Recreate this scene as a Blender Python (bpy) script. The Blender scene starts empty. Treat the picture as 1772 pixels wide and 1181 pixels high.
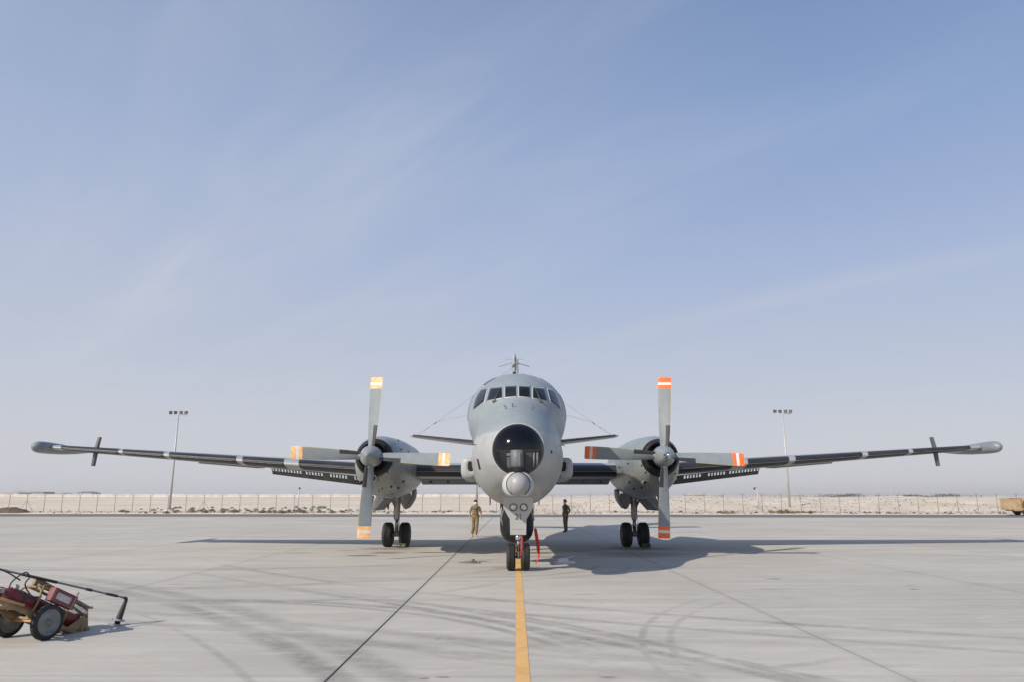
import bpy, bmesh, math, random
from math import sin, cos, pi, radians, sqrt, atan2, hypot
from mathutils import Vector, Matrix, noise
from mathutils.bvhtree import BVHTree

random.seed(7)
S = bpy.context.scene
COL = S.collection
PI = math.pi

# ------------------------------------------------------------------ camera
CAMX, CAMY, CAMZ = 0.0, 0.0, 1.82
FPX, TILT = 1285.0, radians(12.02)
cam = bpy.data.cameras.new("camera")
cam.sensor_width = 36.0
cam.lens = 36.0 * FPX / 1772.0
cam.clip_start = 0.1
cam.clip_end = 12000
camo = bpy.data.objects.new("camera", cam)
COL.objects.link(camo)
camo.location = (CAMX, CAMY, CAMZ)
camo.rotation_euler = (radians(90) + TILT, 0, 0)
S.camera = camo
S.render.resolution_x, S.render.resolution_y = 1024, 683

# ------------------------------------------------------------------ world, sun, exposure
SUN_DIR = Vector((-0.604, -0.587, 0.540)).normalized()      # towards the sun
SUN_EL = math.asin(SUN_DIR.z)
SUN_ROT = atan2(SUN_DIR.x, SUN_DIR.y)
W = bpy.data.worlds.new("World")
S.world = W
W.use_nodes = True
wn, wl = W.node_tree.nodes, W.node_tree.links
wn.clear()
w_out = wn.new("ShaderNodeOutputWorld")
w_bg = wn.new("ShaderNodeBackground")
w_bg.inputs["Strength"].default_value = 0.10
sky = wn.new("ShaderNodeTexSky")
sky.sky_type = 'NISHITA'
sky.sun_disc = False
sky.sun_elevation = SUN_EL
sky.sun_rotation = SUN_ROT
sky.air_density = 1.0
sky.dust_density = 2.0
sky.ozone_density = 1.5


def wmath(op, a, b=None, c=None, clamp=False):
    n = wn.new("ShaderNodeMath")
    n.operation = op
    n.use_clamp = clamp
    for i, v in enumerate((a, b, c)):
        if v is None:
            continue
        if isinstance(v, (int, float)):
            n.inputs[i].default_value = v
        else:
            wl.new(v, n.inputs[i])
    return n.outputs[0]


def wmix(f, a, b):
    n = wn.new("ShaderNodeMix")
    n.data_type = 'RGBA'
    for s, v in ((n.inputs[0], f), (n.inputs[6], a), (n.inputs[7], b)):
        if isinstance(v, (int, float)):
            s.default_value = v
        elif isinstance(v, tuple):
            s.default_value = v
        else:
            wl.new(v, s)
    return n.outputs[2]


tc = wn.new("ShaderNodeTexCoord")
sep = wn.new("ShaderNodeSeparateXYZ")
wl.new(tc.outputs["Generated"], sep.inputs[0])
zc_ = wmath('MAXIMUM', sep.outputs[2], 0.0)
# pale dusty band that thickens towards the horizon
ramp = wn.new("ShaderNodeValToRGB")
wl.new(zc_, ramp.inputs[0])
cr = ramp.color_ramp
SKYC = [(0.0, (0.675, 0.665, 0.685)), (0.05, (0.635, 0.64, 0.69)), (0.16, (0.52, 0.57, 0.69)),
        (0.30, (0.395, 0.48, 0.69)), (0.45, (0.275, 0.385, 0.63)), (0.62, (0.188, 0.283, 0.51)),
        (1.0, (0.13, 0.21, 0.42))]
cr.elements[0].position, cr.elements[0].color = SKYC[0][0], (*SKYC[0][1], 1)
cr.elements[1].position, cr.elements[1].color = SKYC[-1][0], (*SKYC[-1][1], 1)
for p_, c_ in SKYC[1:-1]:
    e = cr.elements.new(p_)
    e.color = (*c_, 1)
vm = wn.new("ShaderNodeVectorMath")
vm.operation = 'SCALE'
wl.new(ramp.outputs[0], vm.inputs[0])
vm.inputs[3].default_value = 8.7
base_sky = wmix(0.90, sky.outputs[0], vm.outputs[0])
# thin cirrus, laid out on a flat layer high above
zz = wmath('ADD', zc_, 0.12)
comb = wn.new("ShaderNodeCombineXYZ")
wl.new(wmath('DIVIDE', sep.outputs[0], zz), comb.inputs[0])
wl.new(wmath('DIVIDE', sep.outputs[1], zz), comb.inputs[1])
mp0 = wn.new("ShaderNodeMapping")
mp0.inputs["Rotation"].default_value = (0, 0, radians(48))
wl.new(comb.outputs[0], mp0.inputs[0])
mp = wn.new("ShaderNodeMapping")
mp.inputs["Scale"].default_value = (0.30, 1.25, 1)
mp.inputs["Location"].default_value = (2.3, 0.9, 0)
wl.new(mp0.outputs[0], mp.inputs[0])
n1 = wn.new("ShaderNodeTexNoise")
n1.inputs["Scale"].default_value = 1.1
n1.inputs["Detail"].default_value = 7
n1.inputs["Roughness"].default_value = 0.52
n1.inputs["Distortion"].default_value = 0.5
wl.new(mp.outputs[0], n1.inputs["Vector"])
n2 = wn.new("ShaderNodeTexNoise")
n2.inputs["Scale"].default_value = 0.55
n2.inputs["Detail"].default_value = 3
wl.new(comb.outputs[0], n2.inputs["Vector"])
cl = wmath('MULTIPLY', wmath('SUBTRACT', n1.outputs[0], 0.44), 3.4, clamp=True)
cl = wmath('MULTIPLY', cl, wmath('MULTIPLY', wmath('SUBTRACT', n2.outputs[0], 0.33), 2.6, clamp=True))
n3 = wn.new("ShaderNodeTexNoise")
n3.inputs["Scale"].default_value = 3.2
n3.inputs["Detail"].default_value = 8
n3.inputs["Roughness"].default_value = 0.6
n3.inputs["Distortion"].default_value = 0.8
wl.new(mp.outputs[0], n3.inputs["Vector"])
wisp = wmath('MULTIPLY_ADD', wmath('MULTIPLY', wmath('SUBTRACT', n3.outputs[0], 0.40), 3.5, clamp=True), 0.6, 0.4)
cl = wmath('MULTIPLY', wmath('MULTIPLY', cl, wisp), 0.85)
# the veil is denser towards the sun's side
# two long soft streaks of high cirrus
sp2 = wn.new("ShaderNodeSeparateXYZ")
wl.new(mp0.outputs[0], sp2.inputs[0])


def sstep(x, lo, hi):
    n = wn.new("ShaderNodeMapRange")
    n.interpolation_type = 'SMOOTHSTEP'
    wl.new(x, n.inputs[0])
    n.inputs[1].default_value = lo
    n.inputs[2].default_value = hi
    return n.outputs[0]


for (c0, sl, w_, x0_, x1_, k_) in ((0.86, .14, .34, -4.2, -0.5, .30), (2.26, .10, .16, -3.4, .2, .24), (0.42, .10, .22, -5.0, -1.5, .08), (1.30, .08, .13, -3.5, -1.6, .26)):
    yy_ = wmath('SUBTRACT', sp2.outputs[1], wmath('MULTIPLY_ADD', sp2.outputs[0], sl, c0 + sl * 1.7))
    yy_ = wmath('ADD', yy_, wmath('MULTIPLY_ADD', n1.outputs[0], .5, -.25))
    bnd = sstep(wmath('ABSOLUTE', yy_), w_, 0.0)
    bnd = wmath('MULTIPLY', bnd, wmath('MULTIPLY', sstep(sp2.outputs[0], x0_, x0_ + 1.2), sstep(sp2.outputs[0], x1_, x1_ - 1.0)))
    cl = wmath('ADD', cl, wmath('MULTIPLY', wmath('MULTIPLY', bnd, wisp), k_), clamp=True)
side = wmath('MULTIPLY', wmath('SUBTRACT', 0.35, sep.outputs[0], clamp=True), 0.26)
cl = wmath('ADD', cl, side, clamp=True)
fin = wmix(cl, base_sky, (5.25, 5.5, 6.15, 1))
wl.new(fin, w_bg.inputs[0])
wl.new(w_bg.outputs[0], w_out.inputs[0])

sun = bpy.data.lights.new("sun", 'SUN')
sun.energy = 4.3
sun.angle = radians(0.5)
sun.color = (1.0, 0.91, 0.79)
suno = bpy.data.objects.new("sun", sun)
COL.objects.link(suno)
suno.rotation_euler = SUN_DIR.to_track_quat('Z', 'Y').to_euler()
suno.location = (-20, -20, 30)

S.view_settings.view_transform = 'Standard'
S.view_settings.look = 'None'
S.view_settings.exposure = 0.2
S.view_settings.gamma = 1.0
S.render.engine = 'CYCLES'
S.cycles.max_bounces = 6
S.cycles.transparent_max_bounces = 12

# ------------------------------------------------------------------ materials


class NT:
    """small node-tree writer"""

    def __init__(s, name):
        s.m = bpy.data.materials.new(name)
        s.m.use_nodes = True
        s.n, s.l = s.m.node_tree.nodes, s.m.node_tree.links
        s.b = s.n["Principled BSDF"]
        s.out = s.n["Material Output"]
        s._tc = None

    def tc(s, k="Object"):
        if s._tc is None:
            s._tc = s.n.new("ShaderNodeTexCoord")
        return s._tc.outputs[k]

    def set(s, sock, v):
        if isinstance(v, (int, float)):
            sock.default_value = v
        elif isinstance(v, tuple):
            sock.default_value = v if len(v) == len(sock.default_value) else (*v, 1)
        else:
            s.l.new(v, sock)

    def math(s, op, a, b=None, c=None, clamp=False):
        n = s.n.new("ShaderNodeMath")
        n.operation = op
        n.use_clamp = clamp
        for i, v in enumerate((a, b, c)):
            if v is not None:
                s.set(n.inputs[i], v)
        return n.outputs[0]

    def mix(s, f, a, b):
        n = s.n.new("ShaderNodeMix")
        n.data_type = 'RGBA'
        s.set(n.inputs[0], f)
        s.set(n.inputs[6], a)
        s.set(n.inputs[7], b)
        return n.outputs[2]

    def noise(s, scale, detail=4, rough=0.5, vec=None, dist=0.0):
        n = s.n.new("ShaderNodeTexNoise")
        n.inputs["Scale"].default_value = scale
        n.inputs["Detail"].default_value = detail
        n.inputs["Roughness"].default_value = rough
        n.inputs["Distortion"].default_value = dist
        s.l.new(vec if vec is not None else s.tc(), n.inputs["Vector"])
        return n.outputs[0]

    def mapping(s, scale=(1, 1, 1), loc=(0, 0, 0), rot=(0, 0, 0), vec=None):
        n = s.n.new("ShaderNodeMapping")
        n.inputs["Scale"].default_value = scale
        n.inputs["Location"].default_value = loc
        n.inputs["Rotation"].default_value = rot
        s.l.new(vec if vec is not None else s.tc(), n.inputs[0])
        return n.outputs[0]

    def sepxyz(s, vec=None):
        n = s.n.new("ShaderNodeSeparateXYZ")
        s.l.new(vec if vec is not None else s.tc(), n.inputs[0])
        return n.outputs

    def step(s, x, lo, hi):
        """smooth 0..1 between lo and hi"""
        n = s.n.new("ShaderNodeMapRange")
        n.interpolation_type = 'SMOOTHSTEP'
        s.set(n.inputs[0], x)
        s.set(n.inputs[1], lo)
        s.set(n.inputs[2], hi)
        return n.outputs[0]

    def bump(s, h, strength=0.3, dist=0.02):
        n = s.n.new("ShaderNodeBump")
        n.inputs["Strength"].default_value = strength
        n.inputs["Distance"].default_value = dist
        s.l.new(h, n.inputs["Height"])
        s.l.new(n.outputs[0], s.b.inputs["Normal"])

    def fin(s, color, rough=0.5, metal=0.0, spec=None):
        s.set(s.b.inputs["Base Color"], color)
        s.set(s.b.inputs["Roughness"], rough)
        s.set(s.b.inputs["Metallic"], metal)
        if spec is not None:
            s.b.inputs["Specular IOR Level"].default_value = spec
        return s.m


def mul(c, k):
    return tuple(x * k for x in c)


def simple(name, c, rough=0.5, metal=0.0, var=0.12, scale=6.0, spec=None, bump=0.0):
    t = NT(name)
    f = t.noise(scale, 5, 0.6)
    f = t.step(f, 0.3, 0.7)
    col = t.mix(f, mul(c, 1 - var), mul(c, 1 + var))
    if bump:
        t.bump(t.noise(scale * 6, 4), bump, 0.01)
    return t.fin(col, rough, metal, spec)


def aircraft_paint(name, up, low, zsplit, lines=True, rough=0.42, grime=0.22):
    """two-tone grey paint, faintly streaked, with thin panel lines"""
    t = NT(name)
    x, y, z = t.sepxyz()
    f = t.step(z, zsplit - 0.012, zsplit + 0.012)
    c = t.mix(f, low, up)
    # washed and repainted patches
    n = t.noise(0.9, 5, 0.6, t.mapping((1, 0.5, 1.6)))
    c = t.mix(t.math('MULTIPLY', t.step(n, 0.38, 0.70), 0.42), c, mul(up, 0.74))
    n5 = t.noise(5.5, 5, 0.7)
    c = t.mix(t.math('MULTIPLY', t.step(n5, 0.50, 0.72), grime * 0.8), c, (0.17, 0.16, 0.145))
    n6 = t.noise(2.2, 5, 0.65, t.mapping((1, 1, 1), (4, 2, 8)))
    c = t.mix(t.math('MULTIPLY', t.step(n6, 0.55, 0.70), 0.20), c, (0.48, 0.49, 0.49))
    # thin grime streaks running down
    st = t.noise(9, 4, 0.6, t.mapping((1, 1, 0.12)))
    c = t.mix(t.math('MULTIPLY', t.step(st, 0.52, 0.78), grime), c, (0.16, 0.155, 0.145))
    if lines:
        ly = t.math('ABSOLUTE', t.math('SUBTRACT', t.math('FRACT', t.math('MULTIPLY', y, 0.95)), 0.5))
        l1 = t.step(ly, 0.006, 0.0)
        ang = t.math('ARCTAN2', x, t.math('SUBTRACT', z, 3.3))
        la = t.math('ABSOLUTE', t.math('SUBTRACT', t.math('FRACT', t.math('MULTIPLY', ang, 2.2)), 0.5))
        l2 = t.step(la, 0.008, 0.0)
        L = t.math('MAXIMUM', l1, l2)
        c = t.mix(t.math('MULTIPLY', L, 0.48), c, (0.08, 0.085, 0.09))
    rr = t.math('MULTIPLY_ADD', t.noise(3.0, 4), 0.2, rough - 0.1)
    t.bump(t.noise(1.6, 3, 0.5), 0.10, 0.05)
    return t.fin(c, rr, 0.0, 0.45)


UP = (0.245, 0.285, 0.305)
LOW = (0.355, 0.365, 0.37)
M = {}
M['paint'] = aircraft_paint('grey_paint_two_tone', UP, LOW, 3.33)
M['paint_nacelle'] = aircraft_paint('nacelle_paint', mul(UP, 0.95), (0.25, 0.255, 0.25), 2.75, True, 0.30, 0.5)
M['paint_up'] = aircraft_paint('wing_top_paint', (0.30, 0.335, 0.355), (0.30, 0.335, 0.355), -5, False)
M['paint_low'] = aircraft_paint('wing_bottom_paint', LOW, LOW, -5, False)
M['light_grey'] = simple('light_grey_paint', (0.43, 0.44, 0.455), 0.4, 0, 0.05, 3)
M['pod'] = simple('wingtip_pod_paint', (0.19, 0.22, 0.235), 0.4, 0, 0.12, 2)
M['window_trim'] = simple('window_frame_paint', (0.33, 0.355, 0.37), 0.45, 0, 0.05, 3)
M['turret'] = simple('turret_paint', (0.30, 0.305, 0.32), 0.45, 0, 0.03, 3)
M['dark_grey'] = simple('dark_grey_paint', (0.09, 0.095, 0.10), 0.5, 0, 0.15, 5)
M['mid_grey'] = simple('mid_grey_paint', (0.20, 0.21, 0.22), 0.5, 0, 0.15, 5)
M['flap'] = simple('flap_grey', (0.11, 0.112, 0.112), 0.6, 0, 0.2, 4)
M['black'] = simple('black_void', (0.008, 0.008, 0.009), 0.8, 0, 0.1, 5)
M['interior'] = simple('interior_dark', (0.03, 0.032, 0.035), 0.7, 0, 0.3, 3)


def boot_mat():
    t = NT('deicing_rubber')
    n = t.noise(3, 5, 0.6, t.mapping((0.4, 2, 2)))
    c = t.mix(t.step(n, 0.3, 0.7), (0.014, 0.014, 0.016), (0.035, 0.036, 0.040))
    return t.fin(c, t.math('MULTIPLY_ADD', n, 0.25, 0.32), 0, 0.35)


M['boot'] = boot_mat()


def radome_mat():
    t = NT('radome_black')
    n = t.noise(2.5, 5, 0.6)
    c = t.mix(t.step(n, 0.3, 0.7), (0.010, 0.011, 0.013), (0.02, 0.021, 0.023))
    return t.fin(c, 0.42, 0, 0.2)


M['radome'] = radome_mat()
M['blade'] = simple('propeller_blade_paint', (0.215, 0.245, 0.268), 0.4, 0, 0.08, 3)
M['blade_boot'] = simple('blade_root_rubber', (0.032, 0.033, 0.036), 0.45, 0, 0.2, 6)
M['blade_yellow'] = simple('blade_edge_line', (0.42, 0.38, 0.10), 0.5, 0, 0.2, 6)
M['tip_orange'] = simple('bright_orange_band', (0.84, 0.16, 0.03), 0.4, 0, 0.05, 6)
M['tip_white'] = simple('white_band', (0.66, 0.66, 0.66), 0.4, 0, 0.05, 6)


def faded():
    t = NT('faded_orange_band')
    n = t.noise(7, 5, 0.65)
    c = t.mix(t.step(n, 0.33, 0.68), (0.82, 0.36, 0.10), (0.84, 0.62, 0.36))
    return t.fin(c, 0.5)


M['tip_faded'] = faded()
M['lip'] = simple('intake_lip_black', (0.016, 0.016, 0.018), 0.55, 0, 0.2, 4, 0.25)
M['spinner'] = simple('spinner_paint', (0.27, 0.295, 0.305), 0.25, 0.25, 0.08, 4)
M['steel'] = simple('polished_steel', (0.60, 0.60, 0.60), 0.18, 0.95, 0.08, 8)
M['metal_dull'] = simple('dull_metal', (0.36, 0.36, 0.35), 0.45, 0.5, 0.2, 10)


def glass_window():
    t = NT('cockpit_glass')
    n = t.noise(2, 3, 0.5)
    c = t.mix(t.step(n, 0.35, 0.65), (0.006, 0.008, 0.010), (0.018, 0.022, 0.026))
    return t.fin(c, 0.05, 0, 0.28)


M['window'] = glass_window()


def dome_glass():
    t = NT('clear_dome_glass')
    tr = t.n.new("ShaderNodeBsdfTransparent")
    tr.inputs[0].default_value = (0.70, 0.73, 0.75, 1)
    gl = t.n.new("ShaderNodeBsdfGlossy")
    gl.inputs["Roughness"].default_value = 0.085
    gl.inputs[0].default_value = (1, 1, 1, 1)
    fr = t.n.new("ShaderNodeFresnel")
    fr.inputs[0].default_value = 1.48
    mx = t.n.new("ShaderNodeMixShader")
    t.l.new(fr.outputs[0], mx.inputs[0])
    t.l.new(tr.outputs[0], mx.inputs[1])
    t.l.new(gl.outputs[0], mx.inputs[2])
    t.l.new(mx.outputs[0], t.out.inputs[0])
    return t.m


M['dome'] = dome_glass()


def lamp_glass():
    t = NT('lamp_glass')
    c = t.mix(t.step(t.noise(25, 3), 0.4, 0.6), (0.40, 0.38, 0.35), (0.75, 0.73, 0.70))
    return t.fin(c, 0.12, 0.5)


M['lamp'] = lamp_glass()


def tyre_mat():
    t = NT('tyre_rubber')
    n = t.noise(9, 5, 0.65)
    c = t.mix(t.step(n, 0.3, 0.75), (0.010, 0.010, 0.011), (0.030, 0.029, 0.028))
    t.bump(t.noise(60, 3), 0.15, 0.004)
    return t.fin(c, 0.72)


M['tyre'] = tyre_mat()
M['rim'] = simple('wheel_rim_grey', (0.22, 0.225, 0.22), 0.5, 0.1, 0.15, 9)
M['cart_rim'] = simple('cart_rim_grey', (0.19, 0.195, 0.19), 0.5, 0.1, 0.18, 12)
M['red_strap'] = simple('red_streamer_cloth', (0.52, 0.035, 0.022), 0.75, 0, 0.15, 12)
M['chock'] = simple('chock_rubber', (0.05, 0.05, 0.04), 0.8, 0, 0.2, 12)
M['chock_yel'] = simple('chock_yellow_mark', (0.42, 0.36, 0.08), 0.6, 0, 0.15, 12)
M['cart_tan'] = simple('tan_painted_steel', (0.235, 0.165, 0.078), 0.5, 0.1, 0.22, 9)
M['cart_wood'] = simple('bare_tan_tube', (0.42, 0.26, 0.14), 0.5, 0, 0.15, 15)
M['cart_red'] = simple('dull_red_cylinder', (0.135, 0.014, 0.020), 0.42, 0, 0.22, 8)
M['cart_box'] = simple('faded_red_box', (0.17, 0.045, 0.05), 0.5, 0, 0.25, 12)
M['label'] = simple('worn_white_label', (0.48, 0.45, 0.45), 0.6, 0, 0.2, 18)
M['hose'] = simple('black_hose', (0.03, 0.03, 0.032), 0.5, 0, 0.2, 12)
M['pole'] = simple('grey_aluminium_pole', (0.27, 0.26, 0.28), 0.42, 0.3, 0.12, 7)
M['mast'] = simple('galvanised_mast', (0.42, 0.42, 0.41), 0.5, 0.2, 0.08, 2)
M['post'] = simple('fence_post_galvanised', (0.24, 0.225, 0.205), 0.7, 0.1, 0.1, 4)
M['flood'] = simple('floodlight_housing', (0.055, 0.06, 0.065), 0.5, 0.2, 0.1, 5)
M['flood_glass'] = simple('floodlight_glass', (0.13, 0.14, 0.14), 0.15, 0, 0.1, 5)
M['concrete_block'] = simple('footing_concrete', (0.50, 0.48, 0.44), 0.85, 0, 0.1, 5)
M['skin'] = simple('skin', (0.40, 0.22, 0.15), 0.55, 0, 0.08, 20)
M['hair'] = simple('brown_hair', (0.06, 0.035, 0.022), 0.7, 0, 0.2, 40)
M['suit_khaki'] = simple('khaki_flight_suit', (0.19, 0.145, 0.072), 0.85, 0, 0.25, 14, bump=0.3)
M['suit_olive'] = simple('dark_olive_suit', (0.085, 0.066, 0.040), 0.85, 0, 0.25, 14, bump=0.3)
M['boots'] = simple('black_boots', (0.014, 0.014, 0.018), 0.5, 0, 0.2, 14)
M['boots_tan'] = simple('sand_boots', (0.42, 0.34, 0.17), 0.7, 0, 0.15, 14)
M['mask'] = simple('white_face_mask', (0.75, 0.75, 0.80), 0.8, 0, 0.03, 14)
M['glasses'] = simple('dark_glasses', (0.01, 0.01, 0.012), 0.15, 0, 0.1, 14)
M['patch'] = simple('pale_blue_patch', (0.40, 0.46, 0.55), 0.8, 0, 0.1, 14)
M['cap'] = simple('dark_cap_cloth', (0.022, 0.018, 0.014), 0.85, 0, 0.2, 14)
M['veh_tan'] = simple('vehicle_sand_paint', (0.42, 0.30, 0.17), 0.6, 0, 0.22, 1.6)
M['veh_dark'] = simple('vehicle_dark_parts', (0.10, 0.07, 0.045), 0.6, 0, 0.3, 3)
M['insul'] = simple('dark_insulator', (0.03, 0.03, 0.03), 0.4, 0, 0.1, 4)
M['far_roof'] = simple('far_blue_grey_roof', (0.14, 0.16, 0.22), 0.6, 0, 0.1, 0.05)
M['far_wall'] = simple('far_pale_wall', (0.42, 0.40, 0.37), 0.8, 0, 0.08, 0.08)
M['far_tree'] = simple('far_tree_foliage', (0.06, 0.07, 0.045), 0.9, 0, 0.4, 0.3)
M['shrub'] = simple('dry_shrub_leaf', (0.135, 0.125, 0.075), 0.9, 0, 0.35, 3)
M['shrub_green'] = simple('green_shrub_leaf', (0.13, 0.135, 0.045), 0.9, 0, 0.35, 3)
M['twig'] = simple('shrub_twig', (0.16, 0.12, 0.08), 0.9, 0, 0.2, 5)
M['stone'] = simple('pale_rock', (0.30, 0.25, 0.19), 0.9, 0, 0.3, 2)


# ---- apron concrete
def concrete():
    t = NT('apron_concrete')
    x, y, z = t.sepxyz()
    c = (0.490, 0.462, 0.408)
    big = t.noise(0.11, 4, 0.55)
    med = t.noise(0.75, 5, 0.6, t.mapping((0.35, 1, 1)))
    fine = t.noise(14, 5, 0.7)
    grain = t.noise(130, 2, 0.6)
    col = t.mix(t.step(big, 0.32, 0.68), mul(c, 0.86), mul(c, 1.10))
    col = t.mix(t.math('MULTIPLY', t.step(med, 0.38, 0.68), 0.65), col, mul(c, 0.82))
    # laitance: long pale broom streaks along X
    br = t.noise(1.2, 6, 0.65, t.mapping((0.12, 1.6, 1)))
    col = t.mix(t.math('MULTIPLY', t.step(br, 0.50, 0.68), 0.60), col, (0.57, 0.545, 0.50))
    col = t.mix(t.math('MULTIPLY', t.step(fine, 0.35, 0.7), 0.16), col, mul(c, 0.72))
    col = t.mix(t.math('MULTIPLY', t.step(grain, 0.45, 0.75), 0.14), col, mul(c, 0.6))
    # each slab a shade of its own
    w = t.n.new("ShaderNodeTexWhiteNoise")
    w.noise_dimensions = '2D'
    cb = t.n.new("ShaderNodeCombineXYZ")
    t.l.new(t.math('FLOOR', t.math('DIVIDE', t.math('ADD', x, 1.9), 6.0)), cb.inputs[0])
    t.l.new(t.math('FLOOR', t.math('DIVIDE', t.math('SUBTRACT', y, 2.35), 6.0)), cb.inputs[1])
    t.l.new(cb.outputs[0], w.inputs[0])
    col = t.mix(t.math('MULTIPLY', w.outputs[0], 0.16), col, mul(c, 0.70))
    # rubber: curved tyre marks (centre x, centre y, radius, half width, strength)
    dirt = t.step(t.noise(2.6, 5, 0.7, t.mapping((1, 1, 1))), 0.28, 0.62)
    scr = t.step(t.noise(11, 4, 0.7), 0.3, 0.6)
    total = None
    arcs = [(-27.13, -6.47, 29.27, .17, .50, 37, 25), (-28.3, -7.46, 31.36, .20, .36, 36, 25), (-27.3, -6.6, 28.7, .05, .25, 37, 25),
            (-7.71, 24.81, 8.56, .10, .40, -62, 50), (-7.9, 24.9, 8.95, .09, .28, -62, 50),
            (-5.23, 19.4, 5.42, .09, .36, -71, 55), (-5.44, 7.48, 6.77, .08, .55, 66, 50), (-6.14, 6.82, 7.39, .08, .46, 60, 50),
            (-5.7, 7.2, 7.25, .05, .3, 62, 50), (20.1, 43.5, 35.6, .12, .40, -110, 40), (19.7, 43.9, 36.9, .10, .32, -110, 35),
            (-11.57, 1.17, 16.16, .08, .40, 33, 28), (-30.41, -15.93, 41.04, .10, .50, 38, 16), (-30.6, -16.0, 41.6, .07, .35, 38, 16),
            (1.49, 12.04, 2.88, .06, .32, -104, 45), (1.6, 12.6, 4.05, .07, .28, -95, 45), (10.44, 8.93, 8.85, .05, .34, 168, 34),
            (10.1, 8.81, 8.17, .05, .28, 168, 34), (-1.14, 21.77, 3.49, .07, .46, -51, 55), (-3.44, 22.29, 4.17, .07, .42, -60, 50),
            (-3.3, 22.4, 4.7, .06, .34, -60, 50), (-1.1, 22.0, 4.4, .07, .34, -51, 50), (-10, 34, 14, .12, .32, -80, 50),
            (-9, 40, 19.5, .12, .28, -80, 45), (12, 52, 24, .14, .26, -100, 50), (30, 60, 38, .15, .24, -110, 40),
            (-30, 62, 38, .15, .26, -60, 40), (-34, 70, 43, .15, .24, -60, 40), (26, 9, 12, .12, .22, 170, 35),
            (26.5, 8, 13.2, .12, .22, 170, 35), (-16, 12, 4.2, .10, .25, 10, 50), (-18, -22, 36, .16, .38, 62, 14), (-18.4, -22.6, 37.5, .14, .30, 62, 14)]
    for (ax, ay, r, w_, s_, ma, ha) in arcs:
        dx = t.math('SUBTRACT', x, ax)
        dy = t.math('SUBTRACT', y, ay)
        d = t.math('SQRT', t.math('ADD', t.math('MULTIPLY', dx, dx), t.math('MULTIPLY', dy, dy)))
        e_ = t.math('ABSOLUTE', t.math('SUBTRACT', d, r))
        ca = t.math('DIVIDE', t.math('ADD', t.math('MULTIPLY', dx, cos(radians(ma))), t.math('MULTIPLY', dy, sin(radians(ma)))), d)
        k = t.math('MULTIPLY', t.math('MULTIPLY', t.step(e_, w_ * 1.7, w_ * 0.35), s_),
                   t.step(ca, cos(radians(ha)), cos(radians(ha * .55))))
        total = k if total is None else t.math('MAXIMUM', total, k)
    # fade the marks in large areas
    fade = t.step(t.noise(0.33, 3, 0.5, t.mapping((1, 1, 1), (7, 3, 0))), 0.30, 0.58)
    rub = t.math('MULTIPLY', t.math('MULTIPLY', total, t.math('MULTIPLY_ADD', dirt, 0.6, 0.4)),
                 t.math('MULTIPLY_ADD', fade, 0.65, 0.35))
    rub = t.math('MULTIPLY', rub, t.math('MULTIPLY_ADD', scr, 0.35, 0.65))
    col = t.mix(t.math('MULTIPLY', rub, 1.25, clamp=True), col, (0.125, 0.12, 0.118))
    # faint straight sweeps of tyres far out, crossing the apron
    sw = t.noise(1.0, 4, 0.6, t.mapping((0.03, 1.3, 1), (3, 1, 0), (0, 0, radians(3))))
    col = t.mix(t.math('MULTIPLY', t.step(sw, 0.56, 0.66), 0.20), col, (0.22, 0.21, 0.20))
    # stains: (x, y, rx, ry, strength)
    st_t = None
    edge = t.noise(5.5, 5, 0.7)
    for (sx, sy, rx, ry, s_) in [(-4.55, 28.6, 1.5, .9, .5), (-4.3, 26.5, .75, .7, .62), (-4.9, 25.2, .7, .5, .7), (-5.9, 27.6, .5, .25, .5),
                                 (4.7, 28.6, 1.9, 1.1, .55), (4.0, 25.6, 2.2, 1.5, .42), (2.4, 27.5, 1.6, .8, .4), (1.2, 24.6, 1.0, .5, .4), (-1.0, 22.9, .5, .28, .85), (6.06, 17.99, .22, .12, .8),
                                 (8.25, 15.97, .12, .10, .8), (8.5, 16.6, .14, .06, .7), (0.2, 21.0, 1.2, .7, .25),
                                 (-7.3, 26.4, .7, .3, .4), (5.5, 16.0, .6, .2, .2), (9.6, 11.5, .8, .4, .16),
                                 (-.98, 10.45, .07, .04, .75), (-.80, 10.45, .10, .04, .6), (.90, 10.4, .05, .03, .6), (1.02, 10.42, .07, .03, .6), (-.9, 8.25, .09, .05, .7), (-.72, 8.3, .10, .05, .6), (1.0, 8.3, .12, .05, .6), (-.9, 14.6, .2, .05, .5), (1.4, 15.1, .25, .06, .45), (-10, 13.2, 1.0, .1, .3), (-7.3, 16.9, .3, .06, .6)]:
        dx = t.math('DIVIDE', t.math('SUBTRACT', x, sx), rx)
        dy = t.math('DIVIDE', t.math('SUBTRACT', y, sy), ry)
        d = t.math('SQRT', t.math('ADD', t.math('MULTIPLY', dx, dx), t.math('MULTIPLY', dy, dy)))
        d = t.math('ADD', d, t.math('MULTIPLY_ADD', edge, 1.6, -0.8))
        k = t.math('MULTIPLY', t.step(d, 1.0, 0.45), s_)
        st_t = k if st_t is None else t.math('MAXIMUM', st_t, k)
    col = t.mix(st_t, col, (0.105, 0.09, 0.078))
    # second, finer mottling and pale patches of laitance
    mo = t.noise(2.4, 6, 0.72, t.mapping((0.5, 1.4, 1), (9, 4, 0)))
    col = t.mix(t.math('MULTIPLY', t.step(mo, 0.50, 0.66), 0.30), col, (0.60, 0.565, 0.50))
    m2 = t.noise(1.3, 5, 0.7, t.mapping((0.6, 1.6, 1), (2, 14, 0)))
    col = t.mix(t.math('MULTIPLY', t.step(m2, 0.54, 0.68), 0.30), col, (0.30, 0.275, 0.25))
    # small specks and chips
    v = t.n.new("ShaderNodeTexVoronoi")
    v.inputs["Scale"].default_value = 2.3
    t.l.new(t.tc(), v.inputs["Vector"])
    sp = t.step(v.outputs["Distance"], 0.055, 0.03)
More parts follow.
